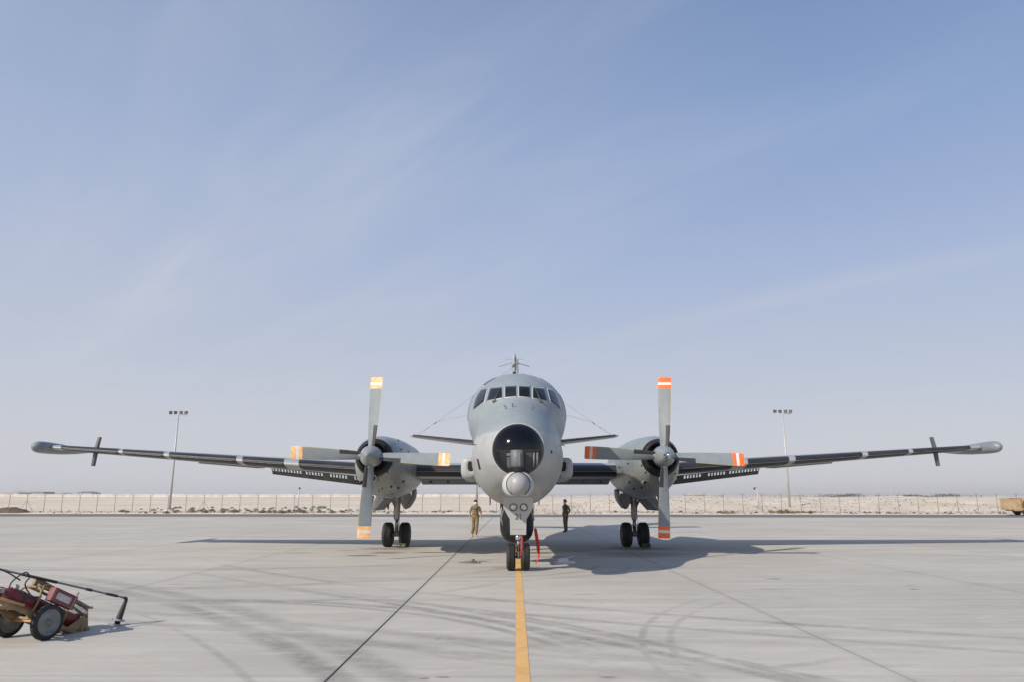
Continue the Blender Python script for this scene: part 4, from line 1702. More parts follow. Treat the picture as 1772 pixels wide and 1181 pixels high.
ribbon('warning_streamer', [(.655, 21.6, 1.0), (.67, 21.6, .90), (.70, 21.62, .72), (.735, 21.64, .48), (.745, 21.65, .30), (.74, 21.66, .16), (.66, 21.6, .03)],
       [.07, .09, .10, .095, .07, .045, .04], M['red_strap'], 'long red warning streamer hanging to the ground right of the nose wheels')
ribbon('warning_streamer', [(.250, 19.72, .98), (.255, 19.71, .80), (.25, 19.70, .60), (.235, 19.72, .44), (.23, 19.74, .34)],
       [.035, .045, .04, .04, .03], M['red_strap'], 'orange red streamer hanging between the two nose wheels under the lamp panel')
ribbon('warning_streamer', [(-4.86, 29.9, 1.95), (-4.87, 29.9, 1.76), (-4.88, 29.9, 1.60), (-4.87, 29.9, 1.48), (-4.86, 29.9, 1.38)],
       [.06, .11, .10, .08, .04], M['red_strap'], 'short dark red streamer hanging below the left engine nacelle')


def chock(x, y, label, yel):
    t = empty('wheel_chock', (x, y, 0))
    tag(t, label, 'chock', 'wheel chocks at the main wheels')
    b = MB()
    b.prism([(-.07, 0), (.10, 0), (.06, .12), (-.03, .17)], -.16, .16, 0, 'x')
    b.build('block', M['chock'], t)
    if yel:
        for xx in (-.09, .08):
            b = MB()
            b.cyl((xx, -.062, .085), (xx, -.075, .085), .028, n=12)
            b.build('yellow_mark', M['chock_yel'], t)
    return t


chock(-4.17, 29.02, 'small dark wheel chock with yellow spots before the left main wheels', True)
chock(5.07, 29.02, 'black rubber wheel chock without spots before the right main wheels', False)

t = empty('tie_down_cover', (1.55, 22.4, 0))
tag(t, 'pale metal tie down cover standing open in the aircraft shadow', 'cover')
b = MB()
b.lathe((0, 0, 0), (0, 0, 1), [(0, .30), (.02, .30), (.03, .27), (.03, .001)], 32)
b.build('base_plate', M['tip_white'], t)
b = MB()
b.prism([(-.22, .03), (.10, .03), (.08, .10), (.02, .13), (-.12, .12), (-.20, .09)], -.05, .10)
b.add([(-.04, .0, .12), (.26, .06, .17), (.28, .18, .15), (-.02, .14, .11), (-.04, .0, .135), (.26, .06, .185), (.28, .18, .165), (-.02, .14, .125)], [(0, 1, 2, 3), (7, 6, 5, 4), (0, 4, 5, 1), (1, 5, 6, 2), (2, 6, 7, 3), (3, 7, 4, 0)], 0, False)
b.build('lid', M['tip_white'], t)
t = empty('manhole_cover', (-1.22, 22.4, 0))
tag(t, 'flat round grey manhole cover with dirt beside the nose wheels', 'manhole cover')
b = MB()
b.lathe((0, 0, 0), (0, 0, 1), [(0, .33), (.010, .33), (.012, .29), (.008, .285), (.012, .28), (.012, .001)], 36)
b.build('disc', M['cart_rim'], t)
random.seed(3)
b = MB()
for i in range(34):
    a, r = random.uniform(-.4, .9), random.uniform(.0, .26)
    c = (r * cos(a) + .02, r * sin(a) * .9, .018 + .14 * max(0, 1 - r / .2) * random.random())
    rock(b, c, random.uniform(.018, .045))
b.build('dirt', M['stone'], t)

# ------------------------------------------------------------------ fire extinguisher trolley
LX, LY = 0.33, 0.944
TR = empty('extinguisher_trolley', (-6.46, 10.47, 0), atan2(LY, LX))
tag(TR, 'tan two wheeled trolley with dull red extinguisher cylinders and long lance', 'fire extinguisher')
# local frame: +x along the trolley towards its foot, +y towards the far wheel
TL = radians(-25.4)


def tl(l, a, h):
    """point on the tilted frame: l along, a across, h square to it"""
    return (l * cos(TL) - h * sin(TL), a, .265 + l * sin(TL) + h * cos(TL))


RW = .225
for s2, yy in ((-1, -.345), (1, .345)):
    wt, wr = MB(), MB()
    pr = []
    R, w, hub = RW, .085, .165
    for i in range(13):
        a = PI * i / 12
        pr.append((-w / 2 * cos(a), hub + (R - hub) * sin(a) ** .7))
    wt.lathe((0, yy, RW), (0, 1, 0), pr, 48)
    for k in (-.024, -.008, .008, .024):
        wt.lathe((0, yy, RW), (0, 1, 0), [(k - .004, R - .006), (k, R + .002 - abs(k) * .12), (k + .004, R - .006)], 48)
    wt.build('tyre', M['tyre'], TR)
    for sg in (-1, 1):
        wr.lathe((0, yy, RW), (0, sg, 0), [(.036, hub + .006), (.044, hub - .004), (.040, hub - .014), (.022, hub - .022), (.012, hub - .035), (.006, .09), (.010, .045), (.022, .040), (.03, .026), (.046, .022), (.050, .001)], 40)
    rw_ = wr.build('wheel_rim', M['cart_rim'], TR)
    for q in range(3):
        b = MB()
        a = 2 * PI * q / 3 + .5
        b.cyl((.115 * cos(a), yy - .007, RW + .115 * sin(a)), (.115 * cos(a), yy - .016, RW + .115 * sin(a)), .006, n=8)
        b.build('bolt', M['steel'], rw_)
b = MB()
b.cyl((0, -.345, RW), (0, .345, RW), .020, n=12)
b.build('axle', M['cart_wood'], TR)
RB = Matrix.Rotation(-TL, 3, 'Y')
for aa in (-.23, .23):
    b = MB()
    b.box(tl(-.12, aa, 0), (1.72, .040, .050), RB, bev=.006)
    b.build('side_rail', M['cart_tan'], TR)
    b = MB()
    q0, q1 = tl(-.27, 0, -.02), tl(.20, 0, -.02)
    b.prism([(q0[0], q0[2]), (q1[0], q1[2]), (.04, .20), (-.05, .20)], aa - .008, aa + .008, 0, 'y')
    b.build('axle_bracket', M['cart_tan'], TR)
for ll in (-.92, -.45, .0, .42):
    b = MB()
    b.box(tl(ll, 0, -.012), (.05, .42, .03), RB, bev=.005)
    b.build('cross_member', M['cart_tan'], TR)
for ll, hh in ((-.16, .34), (.34, .30), (.66, .30)):
    b = MB()
    pts = []
    for i in range(15):
        a = PI * i / 14
        pts.append(tl(ll, -.23 * math.copysign(abs(cos(a)) ** .5, cos(a)), .02 + hh * sin(a) ** .6))
    b.tube(pts, .015, 8)
    b.build('hoop', M['cart_tan'], TR)
b = MB()
p0_, p1_ = Vector(tl(-.18, .0, .46)), Vector(tl(.84, .0, .40))
b.box((p0_ + p1_) / 2, ((p1_ - p0_).length, .045, .055), (p1_ - p0_).to_track_quat('X', 'Z').to_matrix(), bev=.008)
b.build('top_rail', M['cart_tan'], TR)
b = MB()
b.box(p0_ + Vector((.01, 0, -.045)), (.06, .05, .08), RB, bev=.006)
b.build('rail_hook', M['cart_tan'], TR)
b = MB()
b.tube([tl(-.16, -.20, .30), tl(-.10, -.12, .40), tl(.0, -.04, .44), tl(.10, .0, .45)], .017, 8)
b.build('rail_stay', M['cart_tan'], TR)
for aa, hh in ((-.10, .38), (.08, .36)):
    b = MB()
    b.tube([tl(-.16, aa, hh), tl(.72, aa, hh)], .020, 8)
    b.build('long_tube', M['cart_tan'], TR)
# foot stand: upright plate with side gussets
b = MB()
b.box((.735, 0, .175), (.018, .46, .33), Matrix.Rotation(radians(-7), 3, 'Y'), bev=.004)
b.build('foot_plate', M['mid_grey'], TR)
for aa in (-.225, .225):
    b = MB()
    q0 = tl(.42, 0, -.02)
    b.prism([(q0[0], q0[2]), (.64, .20), (.725, .17), (.745, .02), (.70, .0), (.54, .045)], aa - .006, aa + .006, 0, 'y')
    b.build('gusset', M['cart_tan'], TR)
b = MB()
b.box((.74, 0, .022), (.07, .50, .044), bev=.008)
b.build('foot_bar', M['cart_tan'], TR)
for (p_, q_) in ((tl(.80, -.12, .40), tl(.80, .17, .40)), (tl(-.86, -.28, .05), tl(-.86, .28, .05)), (tl(-.75, -.26, .02), tl(-.35, -.26, .06))):
    b = MB()
    b.tube([p_, q_], .018, 10)
    b.build('grip_bar', M['cart_wood'], TR)
for aa in (-.105, .10):
    b = MB()
    o_, d_ = Vector(tl(-.60, aa, .145)), Vector(tl(1, 0, 0)) - Vector(tl(0, 0, 0))
    b.lathe(o_, d_, [(0, .01), (.015, .04), (.05, .075), (.10, .092), (1.24, .092), (1.30, .075), (1.34, .03), (1.34, .001)], 28)
    cyl_ = b.build('gas_cylinder', M['cart_red'], TR)
    for zz2 in (.24, .86):
        b = MB()
        b.lathe(o_, d_, [(zz2, .092), (zz2, .097), (zz2 + .035, .097), (zz2 + .035, .092)], 28)
        b.build('strap', M['hose'], cyl_)
    b = MB()
    b.cyl(o_ - d_ * .10, o_ + d_ * .02, .020, n=14, sm=False)
    b.cyl(o_ - d_ * .055, o_ - d_ * .03, .032, n=6, sm=False)
    b.cyl(o_ - d_ * .12, o_ - d_ * .10, .036, n=14, sm=False)
    b.cyl(o_ - d_ * .05, o_ - d_ * .05 + Vector((0, -.06, .02)), .010, n=10, sm=False)
    b.build('valve', M['metal_dull'], cyl_)
b = MB()
b.box(tl(.10, -.30, .30), (.40, .10, .175), RB, bev=.006)
bx_ = b.build('storage_box', M['cart_box'], TR)
b = MB()
b.box(Vector(tl(.08, -.353, .30)), (.24, .005, .085), RB)
b.build('worn_label', M['label'], bx_)
for (l0, h0, dl, dh) in ((.26, .30, .010, .19), (.10, .382, .40, .010), (.10, .218, .40, .010), (-.07, .30, .03, .17)):
    b = MB()
    b.box(Vector(tl(l0, -.352, h0)), (dl, .012, dh), RB, bev=.002)
    b.build('box_edge', M['metal_dull'] if dl < .02 else M['cart_box'], bx_)
b = MB()
b.tube([tl(.30, -.30, .38), tl(.315, -.30, .46)], .007, 6)
b.build('box_latch', M['hose'], bx_)
for hz in ([tl(-.52, -.10, .16), tl(-.55, -.09, .28), tl(-.42, -.06, .46), tl(-.30, -.03, .44), tl(-.30, -.02, .34), tl(-.10, .02, .26), tl(.15, .05, .27), tl(.4, .1, .27)],
           [tl(-.95, .15, .20), tl(-.90, .12, .38), tl(-.62, .04, .40), tl(-.40, -.03, .36)],
           [tl(-.46, -.15, .10), tl(-.30, -.20, .18), tl(-.14, -.22, .24)]):
    b = MB()
    sm_ = []
    for i in range(len(hz) - 1):
        for q in range(6):
            sm_.append(interp([(j, *hz[j]) for j in range(len(hz))], i + q / 6))
    sm_.append(hz[-1])
    b.tube(sm_, .009, 8)
    b.build('hose', M['hose'], TR)
b = MB()
b.cyl(tl(-.50, -.14, .23), tl(-.50, -.17, .25), .032, n=18, sm=False)
b.cyl(tl(-.50, -.12, .20), tl(-.50, -.14, .23), .012, n=10, sm=False)
b.build('pressure_gauge', M['metal_dull'], TR)
# the lance: from beyond the left edge, over the top rail, down to its horn
iR = Matrix.Rotation(-atan2(LY, LX), 3, 'Z')


def wl_(p):
    return iR @ (Vector(p) - Vector((-6.46, 10.47, 0)))


A_, B_ = Vector((-6.754, 10.0, .955)), Vector((-5.71, 11.56, .375))
A_ = A_ + (A_ - B_) * .75
b = MB()
b.cyl(wl_(A_), wl_(B_), .014, n=10)
D_ = (B_ - A_)
L_ = D_.length
for (f0_, f1_) in ((.55, .69), (.815, .84), (.905, .955), (.985, 1.0)):
    b.cyl(wl_(A_ + D_ * f0_), wl_(A_ + D_ * f1_), .0195, n=12, mi=1)
lance = b.build('lance', [M['pole'], M['hose']], TR)
b = MB()
H0, H1 = B_, Vector((-5.80, 11.53, .02))
Hd = (H1 - H0)
hl = Hd.length
b.lathe(wl_(H0), iR @ Hd, [(0, .001), (0, .022), (.03, .026), (hl * .80, .046)], 24)
b.lathe(wl_(H0), iR @ Hd, [(hl * .80, .04, 1), (hl * .83, .092, 1), (hl * .855, .090, 1), (hl * .87, .04), (hl, .038), (hl, .001)], 24)
b.build('discharge_horn', [M['hose'], M['turret']], lance)

# ------------------------------------------------------------------ people
def skinned(joints, edges, root=0, sub=2):
    me = bpy.data.meshes.new('tmp')
    me.from_pydata([j[:3] for j in joints], edges, [])
    ob = bpy.data.objects.new('tmp', me)
    COL.objects.link(ob)
    m = ob.modifiers.new('skin', 'SKIN')
    m.use_smooth_shade = True
    sv = me.skin_vertices[0].data
    for i, j in enumerate(joints):
        sv[i].radius = (j[3], j[4] if len(j) > 4 else j[3])
        sv[i].use_root = (i == root)
    s2 = ob.modifiers.new('sub', 'SUBSURF')
    s2.levels = s2.render_levels = sub
    bpy.context.view_layer.update()
    d = bpy.context.evaluated_depsgraph_get()
    out = bpy.data.meshes.new_from_object(ob.evaluated_get(d))
    bpy.data.objects.remove(ob)
    bpy.data.meshes.remove(me)
    return out


def person(loc, rz, J, mats, matfun, label, extras):
    """J: joint dict name -> (x,y,z,r[,r2]); figure faces -y"""
    root = empty('person', loc, rz)
    tag(root, label, 'person')
    names = list(J['pts'].keys())
    idx = {n_: i for i, n_ in enumerate(names)}
    body = skinned([J['pts'][n_] for n_ in names], [(idx[a], idx[b_]) for a, b_ in J['edges']], idx['pelvis'])
    bm = bmesh.new()
    bm.from_mesh(body)
    # fingers: five short chains rooted inside each palm
    for side in ('l', 'r'):
        hx = Vector(J['pts']['hand_' + side][:3])
        wx = Vector(J['pts']['wrist_' + side][:3])
        d = (hx - wx).normalized()
        fwd = Vector((0, -1, 0))
        sd = d.cross(Vector((1, 0, 0))).normalized()
        for q in range(5):
            if q < 4:
                b0 = hx + sd * (q - 1.5) * .019
                ln = (.062, .070, .066, .052)[q]
                cv = Vector((-.010 if side == 'l' else .010, 0, 0))
                c = [(*(b0 - d * .02), .009), (*(b0 + d * ln * .5), .0085), (*(b0 + d * ln + cv), .0075)]
            else:
                b0 = wx + d * .03
                s3 = sd * (-1 if sd.y > 0 else 1)
                c = [(*b0, .011), (*(b0 + d * .03 + s3 * .035), .010), (*(b0 + d * .07 + s3 * .045), .008)]
            fm = skinned(c, [(0, 1), (1, 2)], 0, 1)
            bm.from_mesh(fm)
            bpy.data.meshes.remove(fm)
    me = bpy.data.meshes.new('body')
    bm.to_mesh(me)
    bm.free()
    for m_ in mats:
        me.materials.append(m_)
    for p in me.polygons:
        p.use_smooth = True
        p.material_index = matfun(p.center)
    bo = bpy.data.objects.new('body', me)
    COL.objects.link(bo)
    bo.parent = root
    for fn in extras:
        fn(root)
    return root


def ell(b, c, r, n=16, m=10, mi=0, zmin=-9, ymax=9):
    vs, fs = [], []
    for i in range(m + 1):
        a = PI * i / m
        for k in range(n):
            t_ = 2 * PI * k / n
            vs.append((c[0] + r[0] * sin(a) * cos(t_), min(c[1] + ymax, c[1] + r[1] * sin(a) * sin(t_)), max(c[2] + zmin, c[2] + r[2] * cos(a))))
    for i in range(m):
        for k in range(n):
            fs.append((i * n + k, i * n + (k + 1) % n, (i + 1) * n + (k + 1) % n, (i + 1) * n + k))
    b.add(vs, fs, mi)


# walking towards the viewer, arms a little out
PW = {'pts': {
    'pelvis': (0, 0, .96, .165, .125), 'waist': (0, 0, 1.10, .165, .125), 'chest': (0, -.01, 1.29, .185, .135), 'neckb': (0, 0, 1.46, .075, .07),
    'neck': (0, 0, 1.52, .055), 'chin': (0, -.015, 1.575, .068, .078), 'head': (0, 0, 1.67, .078, .092), 'crown': (0, .005, 1.735, .055, .065),
    'sh_l': (-.185, 0, 1.41, .074), 'el_l': (-.255, .02, 1.17, .056), 'wrist_l': (-.275, -.03, .91, .027), 'hand_l': (-.275, -.05, .84, .032, .02),
    'sh_r': (.185, 0, 1.41, .074), 'el_r': (.265, .03, 1.18, .056), 'wrist_r': (.30, -.02, .92, .027), 'hand_r': (.305, -.03, .85, .032, .02),
    'hip_l': (-.09, 0, .88, .118), 'kn_l': (-.065, .06, .50, .090), 'an_l': (-.14, .24, .17, .074), 'ft_l': (-.145, .22, .07, .045), 'toe_l': (-.15, .12, .035, .036),
    'hip_r': (.09, 0, .88, .118), 'kn_r': (.065, -.12, .50, .092), 'an_r': (.030, -.18, .14, .078), 'ft_r': (.015, -.21, .055, .050), 'toe_r': (.05, -.35, .05, .042)},
    'edges': [('pelvis', 'waist'), ('waist', 'chest'), ('chest', 'neckb'), ('neckb', 'neck'), ('neck', 'chin'), ('chin', 'head'), ('head', 'crown'),
              ('neckb', 'sh_l'), ('sh_l', 'el_l'), ('el_l', 'wrist_l'), ('wrist_l', 'hand_l'), ('neckb', 'sh_r'), ('sh_r', 'el_r'), ('el_r', 'wrist_r'), ('wrist_r', 'hand_r'),
              ('pelvis', 'hip_l'), ('hip_l', 'kn_l'), ('kn_l', 'an_l'), ('an_l', 'ft_l'), ('ft_l', 'toe_l'),
              ('pelvis', 'hip_r'), ('hip_r', 'kn_r'), ('kn_r', 'an_r'), ('an_r', 'ft_r'), ('ft_r', 'toe_r')]}


def mf_walk(c):
    if c.z > 1.50:
        return 0
    if abs(c.x) > .19 and c.z < 1.15 and c.z > .7:
        return 0
    if c.z < .13:
        return 2
    return 1


def ex_walk(root):
    b = MB()
    ell(b, (0, .012, 1.70), (.083, .098, .085), zmin=.0)
    ell(b, (0, .045, 1.68), (.080, .065, .075))
    b.build('hair', M['hair'], root)
    b = MB()
    ell(b, (0, -.055, 1.60), (.062, .050, .058))
    b.build('face_mask', M['mask'], root)
    b = MB()
    for s_ in (-1, 1):
        ell(b, (s_ * .030, -.080, 1.675), (.026, .014, .018), 10, 6)
    b.tube([(-.08, .0, 1.68), (-.055, -.075, 1.68), (.055, -.075, 1.68), (.08, 0, 1.68)], .004, 5)
    b.build('sunglasses', M['glasses'], root)
    b = MB()
    b.box((-.245, -.005, 1.31), (.02, .09, .11), bev=.01)
    b.build('arm_patch', M['patch'], root)
    b = MB()
    b.box((-.075, -.145, 1.33), (.10, .02, .03), bev=.005)
    b.box((.05, -.145, 1.36), (.03, .02, .16), Matrix.Rotation(.5, 3, 'Y'), bev=.005)
    b.build('chest_strap', M['suit_olive'], root)
    b = MB()
    b.tube([(-.15, -.03, 1.08), (-.10, -.125, 1.08), (.10, -.125, 1.08), (.15, -.03, 1.08)], .016, 6)
    b.build('belt', M['suit_khaki'], root)
    for s_ in (-1, 1):
        b = MB()
        ell(b, (s_ * .082, .005, 1.665), (.010, .018, .03), 8, 6)
        b.build('ear', M['skin'], root)


person((-1.79, 37.21, 0), radians(4), PW, [M['skin'], M['suit_khaki'], M['boots_tan']], mf_walk,
       'person in khaki flight suit with white face mask walking towards the viewer', [ex_walk])

# standing, turned to the side, hands in pockets
PSd = {'pts': {
    'pelvis': (0, .01, .97, .155, .125), 'waist': (0, .0, 1.11, .160, .13), 'chest': (0, -.02, 1.29, .185, .15), 'neckb': (0, .0, 1.46, .08, .075),
    'neck': (0, -.015, 1.53, .055), 'chin': (0, -.045, 1.585, .065, .075), 'head': (0, -.03, 1.67, .078, .092), 'crown': (0, -.025, 1.73, .055, .065),
    'sh_l': (-.19, .0, 1.40, .080), 'el_l': (-.27, .10, 1.17, .068), 'wrist_l': (-.20, -.04, 1.00, .038), 'hand_l': (-.17, -.07, .96, .034, .024),
    'sh_r': (.19, .0, 1.40, .080), 'el_r': (.27, .12, 1.17, .068), 'wrist_r': (.20, .0, 1.00, .038), 'hand_r': (.17, -.05, .96, .034, .024),
    'hip_l': (-.09, .01, .88, .112), 'kn_l': (-.09, .0, .50, .086), 'an_l': (-.10, .05, .15, .070), 'ft_l': (-.10, .03, .06, .048), 'toe_l': (-.11, -.12, .045, .042),
    'hip_r': (.09, .01, .88, .112), 'kn_r': (.09, -.03, .50, .086), 'an_r': (.10, .0, .15, .070), 'ft_r': (.10, -.02, .06, .048), 'toe_r': (.12, -.17, .045, .042)},
    'edges': PW['edges']}


def mf_stand(c):
    if c.z > 1.51:
        return 0
    if c.z < .14:
        return 2
    if abs(c.x) > .12 and abs(c.x) < .215 and c.z < .985 and c.y < -.05 and c.z > .88:
        return 0
    return 1


def ex_stand(root):
    b = MB()
    ell(b, (0, -.02, 1.705), (.088, .102, .085), zmin=-.01)
    b.add([(-.06, -.10, 1.70), (.06, -.10, 1.70), (.04, -.155, 1.69), (-.04, -.155, 1.69), (-.06, -.10, 1.712), (.06, -.10, 1.712), (.04, -.155, 1.70), (-.04, -.155, 1.70)],
          [(0, 1, 2, 3), (7, 6, 5, 4), (0, 4, 5, 1), (1, 5, 6, 2), (2, 6, 7, 3), (3, 7, 4, 0)])
    b.build('cap', M['cap'], root)
    b = MB()
    ell(b, (0, -.085, 1.595), (.052, .042, .05))
    b.build('face_mask', M['skin'], root)
    b = MB()
    for s_ in (-1, 1):
        b.box((s_ * .225, .03, 1.30), (.03, .09, .09), bev=.01)
    b.build('arm_patch', M['patch'], root)
    b = MB()
    ell(b, (0, .06, 1.665), (.07, .05, .05))
    b.build('hair', M['hair'], root)
    for s_ in (-1, 1):
        b = MB()
        ell(b, (s_ * .082, -.025, 1.66), (.010, .018, .03), 8, 6)
        b.build('ear', M['skin'], root)


person((2.96, 42.25, 0), radians(-58), PSd, [M['skin'], M['suit_olive'], M['boots']], mf_stand,
       'person in dark olive overalls and cap standing with hands at the pockets', [ex_stand])

# ------------------------------------------------------------------ light masts
def light_mast(x, y, h, label, rz=0.0):
    t = empty('light_mast', (x, y, 0), rz)
    tag(t, label, 'light mast', 'floodlight masts along the perimeter')
    b = MB()
    b.cyl((0, 0, .1), (0, 0, h - .45), .17, .085, n=14)
    b.build('pole', M['mast'], t)
    b = MB()
    b.rings([((0, 0, -.1), .75), ((0, 0, .28), .65), ((0, 0, .34), .5)], (0, 0, 1), 16)
    b.build('footing', M['concrete_block'], t)
    b = MB()
    b.tube([(-1.15, 0, h - .48), (1.15, 0, h - .48)], .05, 8)
    b.build('cross_arm', M['mast'], t)
    for i, xx in enumerate((-1.10, -.42, .34, 1.06)):
        yaw = (.5, .55, -.12, -.05)[i]
        Rm = Matrix.Rotation(yaw, 3, 'Z') @ Matrix.Rotation(radians(12), 3, 'X')
        b = MB()
        b.box((xx, 0, h - .16), (.42, .24, .42), Rm, bev=.03)
        f_ = b.build('floodlight', M['flood'], t)
        b = MB()
        p = Vector((xx, 0, h - .16)) + Rm @ Vector((0, -.126, 0))
        b.box(p, (.35, .02, .34), Rm)
        b.build('lamp_glass', M['flood_glass'], f_)
    return t


light_mast(-47.0, 104.5, 13.85, 'tall floodlight mast with four lamps behind the left wing')
mr_ = light_mast(37.6, 103.0, 13.85, 'tall floodlight mast with four lamps behind the right wing')
mr_.scale = (-1, 1, 1)
light_mast(-4.86, 104.0, 13.85, 'floodlight mast seen below the wing beside the walking person, top hidden by the aircraft')


def cctv(x, y, h, label, side):
    t = empty('camera_post', (x, y, 0))
    tag(t, label, 'camera post', 'slim camera posts by the fence')
    b = MB()
    b.cyl((0, 0, 0), (0, 0, h), .07, .06, n=10)
    b.box((0, 0, .06), (.5, .5, .2), bev=.03)
    b.build('post', M['mast'], t)
    b = MB()
    b.tube([(0, 0, h - .06), (side * .4, -.05, h - .02)], .03, 6)
    b.lathe((side * .42, -.05, h - .30), (0, 0, 1), [(0, .01), (.03, .10), (.12, .14), (.2, .15), (.27, .12), (.28, .01)], 12, 0)
    b.build('surveillance_camera', M['flood'], t)
    return t


cctv(-29.25, 104.0, 3.35, 'slim grey camera post behind the fence left of the aircraft', .2)
cctv(33.05, 102.0, 3.30, 'slim grey camera post behind the fence right of the aircraft', -1)

# ------------------------------------------------------------------ perimeter fence
FE = empty('perimeter_fence', (0, 94.3, 0), math.atan(-.05))
tag(FE, 'chain link perimeter fence with forked post tops behind the road', 'fence')
post = MB()
H_ = 2.0
post.cyl((0, 0, -.1), (0, 0, H_), .035, n=8)
for sy in (-1, 1):
    post.tube([(0, 0, H_ - .02), (.24 * sy, .08 * sy, H_ + .38)], .024, 6)
p0 = post.build('post', M['post'], FE)
SPC = 2.32
n0 = -37
for i in range(n0, 40):
    x = i * SPC + .4
    gx = x * .99875
    z0 = bank_h(x, 94.3 - .05 * x) - .0
    if i == n0:
        o = p0
    else:
        o = p0.copy()
        COL.objects.link(o)
        o.parent = FE
    o.location = (x, 0, z0 * .9)
    if i % 10 == 3:
        b = MB()
        for sy in (-1, 1):
            b.tube([(0, 0, H_ * .72), (sy * .95, 0, 0)], .024, 6)
        br_ = b.build('brace', M['post'], o)
b = MB()
x0, x1 = n0 * SPC, 39 * SPC
nn2 = 150
for hz_, rr_ in ((.18, .006), (1.0, .006), (1.9, .010), (H_ + .12, .006), (H_ + .24, .006), (H_ + .36, .006)):
    b.tube([(lerp(x0, x1, i / nn2), (.0 if hz_ < H_ else .07 * (hz_ - H_) / .36), hz_ + .9 * bank_h(lerp(x0, x1, i / nn2), 94.3 - .05 * lerp(x0, x1, i / nn2)))
            for i in range(nn2 + 1)], rr_, 4)
b.build('wire', M['post'], FE)
b = MB()
b.grid([[(lerp(x0, x1, i / nn2), -.04, z_ + .9 * bank_h(lerp(x0, x1, i / nn2), 94.3 - .05 * lerp(x0, x1, i / nn2))) for i in range(nn2 + 1)]
        for z_ in (.05, 1.9)], 0, False)
b.build('mesh_panel', M['chain'], FE, recalc=False)

# distant precast wall on the left crest
b = MB()
wy = 246
pts = []
P = []
for i in range(0, 161):
    x = -215 + i * 1.36
    zt = 2.15 + 1.12 + .05 * noise.noise((x * .2, 0, 0))
    yy = wy - .04 * x
    P.append((x, yy, zt))
for i in range(160):
    a, c = P[i], P[i + 1]
    zt = (a[2] + c[2]) / 2
    b.add([(a[0], a[1], 1.0), (c[0] - .03, c[1], 1.0), (c[0] - .03, c[1], zt), (a[0], a[1], zt), (a[0], a[1] + .3, 1.0), (c[0] - .03, c[1] + .3, 1.0), (c[0] - .03, c[1] + .3, zt), (a[0], a[1] + .3, zt)],
          [(0, 1, 2, 3), (7, 6, 5, 4), (0, 4, 5, 1), (1, 5, 6, 2), (2, 6, 7, 3), (3, 7, 4, 0)], 0, False)
wo = b.build('boundary_wall', M['wall'], None, (0, wy, 0))
wo.location = (0, wy, 0)
tag(wo, 'long low pale concrete wall on the far sandy crest left of the aircraft', 'wall')

# ------------------------------------------------------------------ shrubs, rocks
def shrub_mesh(seed, w, h, mat):
    random.seed(seed)
    b = MB()
    nl = 210
    for i in range(nl):
        a = random.uniform(0, 2 * PI)
        rr = sqrt(random.random())
        z = random.random() ** .8
        k = (1 - .55 * z * z) * (0.75 + .35 * noise.noise((cos(a) * 1.5 + seed, sin(a) * 1.5, z)))
        c = Vector((w * rr * cos(a) * k, w * .8 * rr * sin(a) * k, h * z * (1 - .35 * rr) + .01))
        s_ = random.uniform(.03, .075)
        d1 = Vector((random.uniform(-1, 1), random.uniform(-1, 1), random.uniform(-.6, 1))).normalized() * s_
        d2 = Vector((random.uniform(-1, 1), random.uniform(-1, 1), random.uniform(-.6, 1))).normalized() * s_
        b.add([c - d1, c + d2 * .6, c + d1, c - d2 * .6], [(0, 1, 2, 3)], 0, False)
    for i in range(14):
        a = random.uniform(0, 2 * PI)
        b.tube([(0, 0, -.03), (w * .6 * cos(a), w * .5 * sin(a), h * random.uniform(.5, .95))], [.012, .005], 4, 1)
    return b


protos = []
for sd, w, h, mat in [(1, .55, .42, 'shrub'), (2, .8, .5, 'shrub'), (3, .42, .3, 'shrub'), (4, .7, .4, 'shrub_green'), (5, .9, .34, 'shrub_green'), (6, .35, .22, 'shrub_green')]:
    protos.append((shrub_mesh(sd, w, h, mat), mat))
meshes = {}
random.seed(11)
LB = {'shrub': 'small dry grey brown desert shrub on the sand behind the road',
      'shrub_green': 'low yellow green desert shrub on the sand behind the road'}


def put_shrub(px, k, dd, sc_):
    # along the verge by direction from the camera position
    mbx, mat = protos[k]
    y = 92.0 + dd
    x = (px - 886) / FPX * y / 1.025
    y = road_far(x) + 1.6 + dd
    x = (px - 886) / FPX * y / 1.025
    if k in meshes:
        o = bpy.data.objects.new('desert_shrub', meshes[k])
        COL.objects.link(o)
    else:
        o = mbx.build('desert_shrub', [M[mat], M['twig']])
        meshes[k] = o.data
    o.location = (x, y, bank_h(x, y) - .02)
    o.rotation_euler = (0, 0, random.uniform(0, 6.28))
    o.scale = (sc_, sc_, sc_ * random.uniform(.8, 1.1))
    tag(o, LB[mat], 'shrub', 'dry shrubs on the sandy verge' if mat == 'shrub' else 'green shrubs on the sandy verge')


for i in range(135):
    put_shrub(random.triangular(170, 650, 520) + random.gauss(0, 10), random.choice((0, 1, 2)), random.uniform(.8, 6) if random.random() < .4 else random.uniform(5, 26), random.uniform(.5, 1.05))
for i in range(16):
    put_shrub(random.uniform(640, 880), random.choice((0, 1, 2)), random.uniform(1, 9), random.uniform(.4, .8))
for i in range(10):
    put_shrub(random.uniform(930, 1230), random.choice((0, 2)), random.uniform(1, 8), random.uniform(.4, .9))
for (a, b2, n_) in ((1240, 1310, 7), (1315, 1410, 22)):
    for i in range(n_):
        put_shrub(random.uniform(a, b2), random.choice((0, 3, 4, 5)), random.uniform(.6, 5), random.uniform(.6, 1.1))
for i in range(26):
    put_shrub(random.uniform(1440, 1740), random.choice((0, 2, 2)), random.uniform(.6, 4), random.uniform(.35, .7))
for i in range(6):
    put_shrub(random.uniform(10, 200), random.choice((0, 2)), random.uniform(.6, 4), random.uniform(.4, .8))

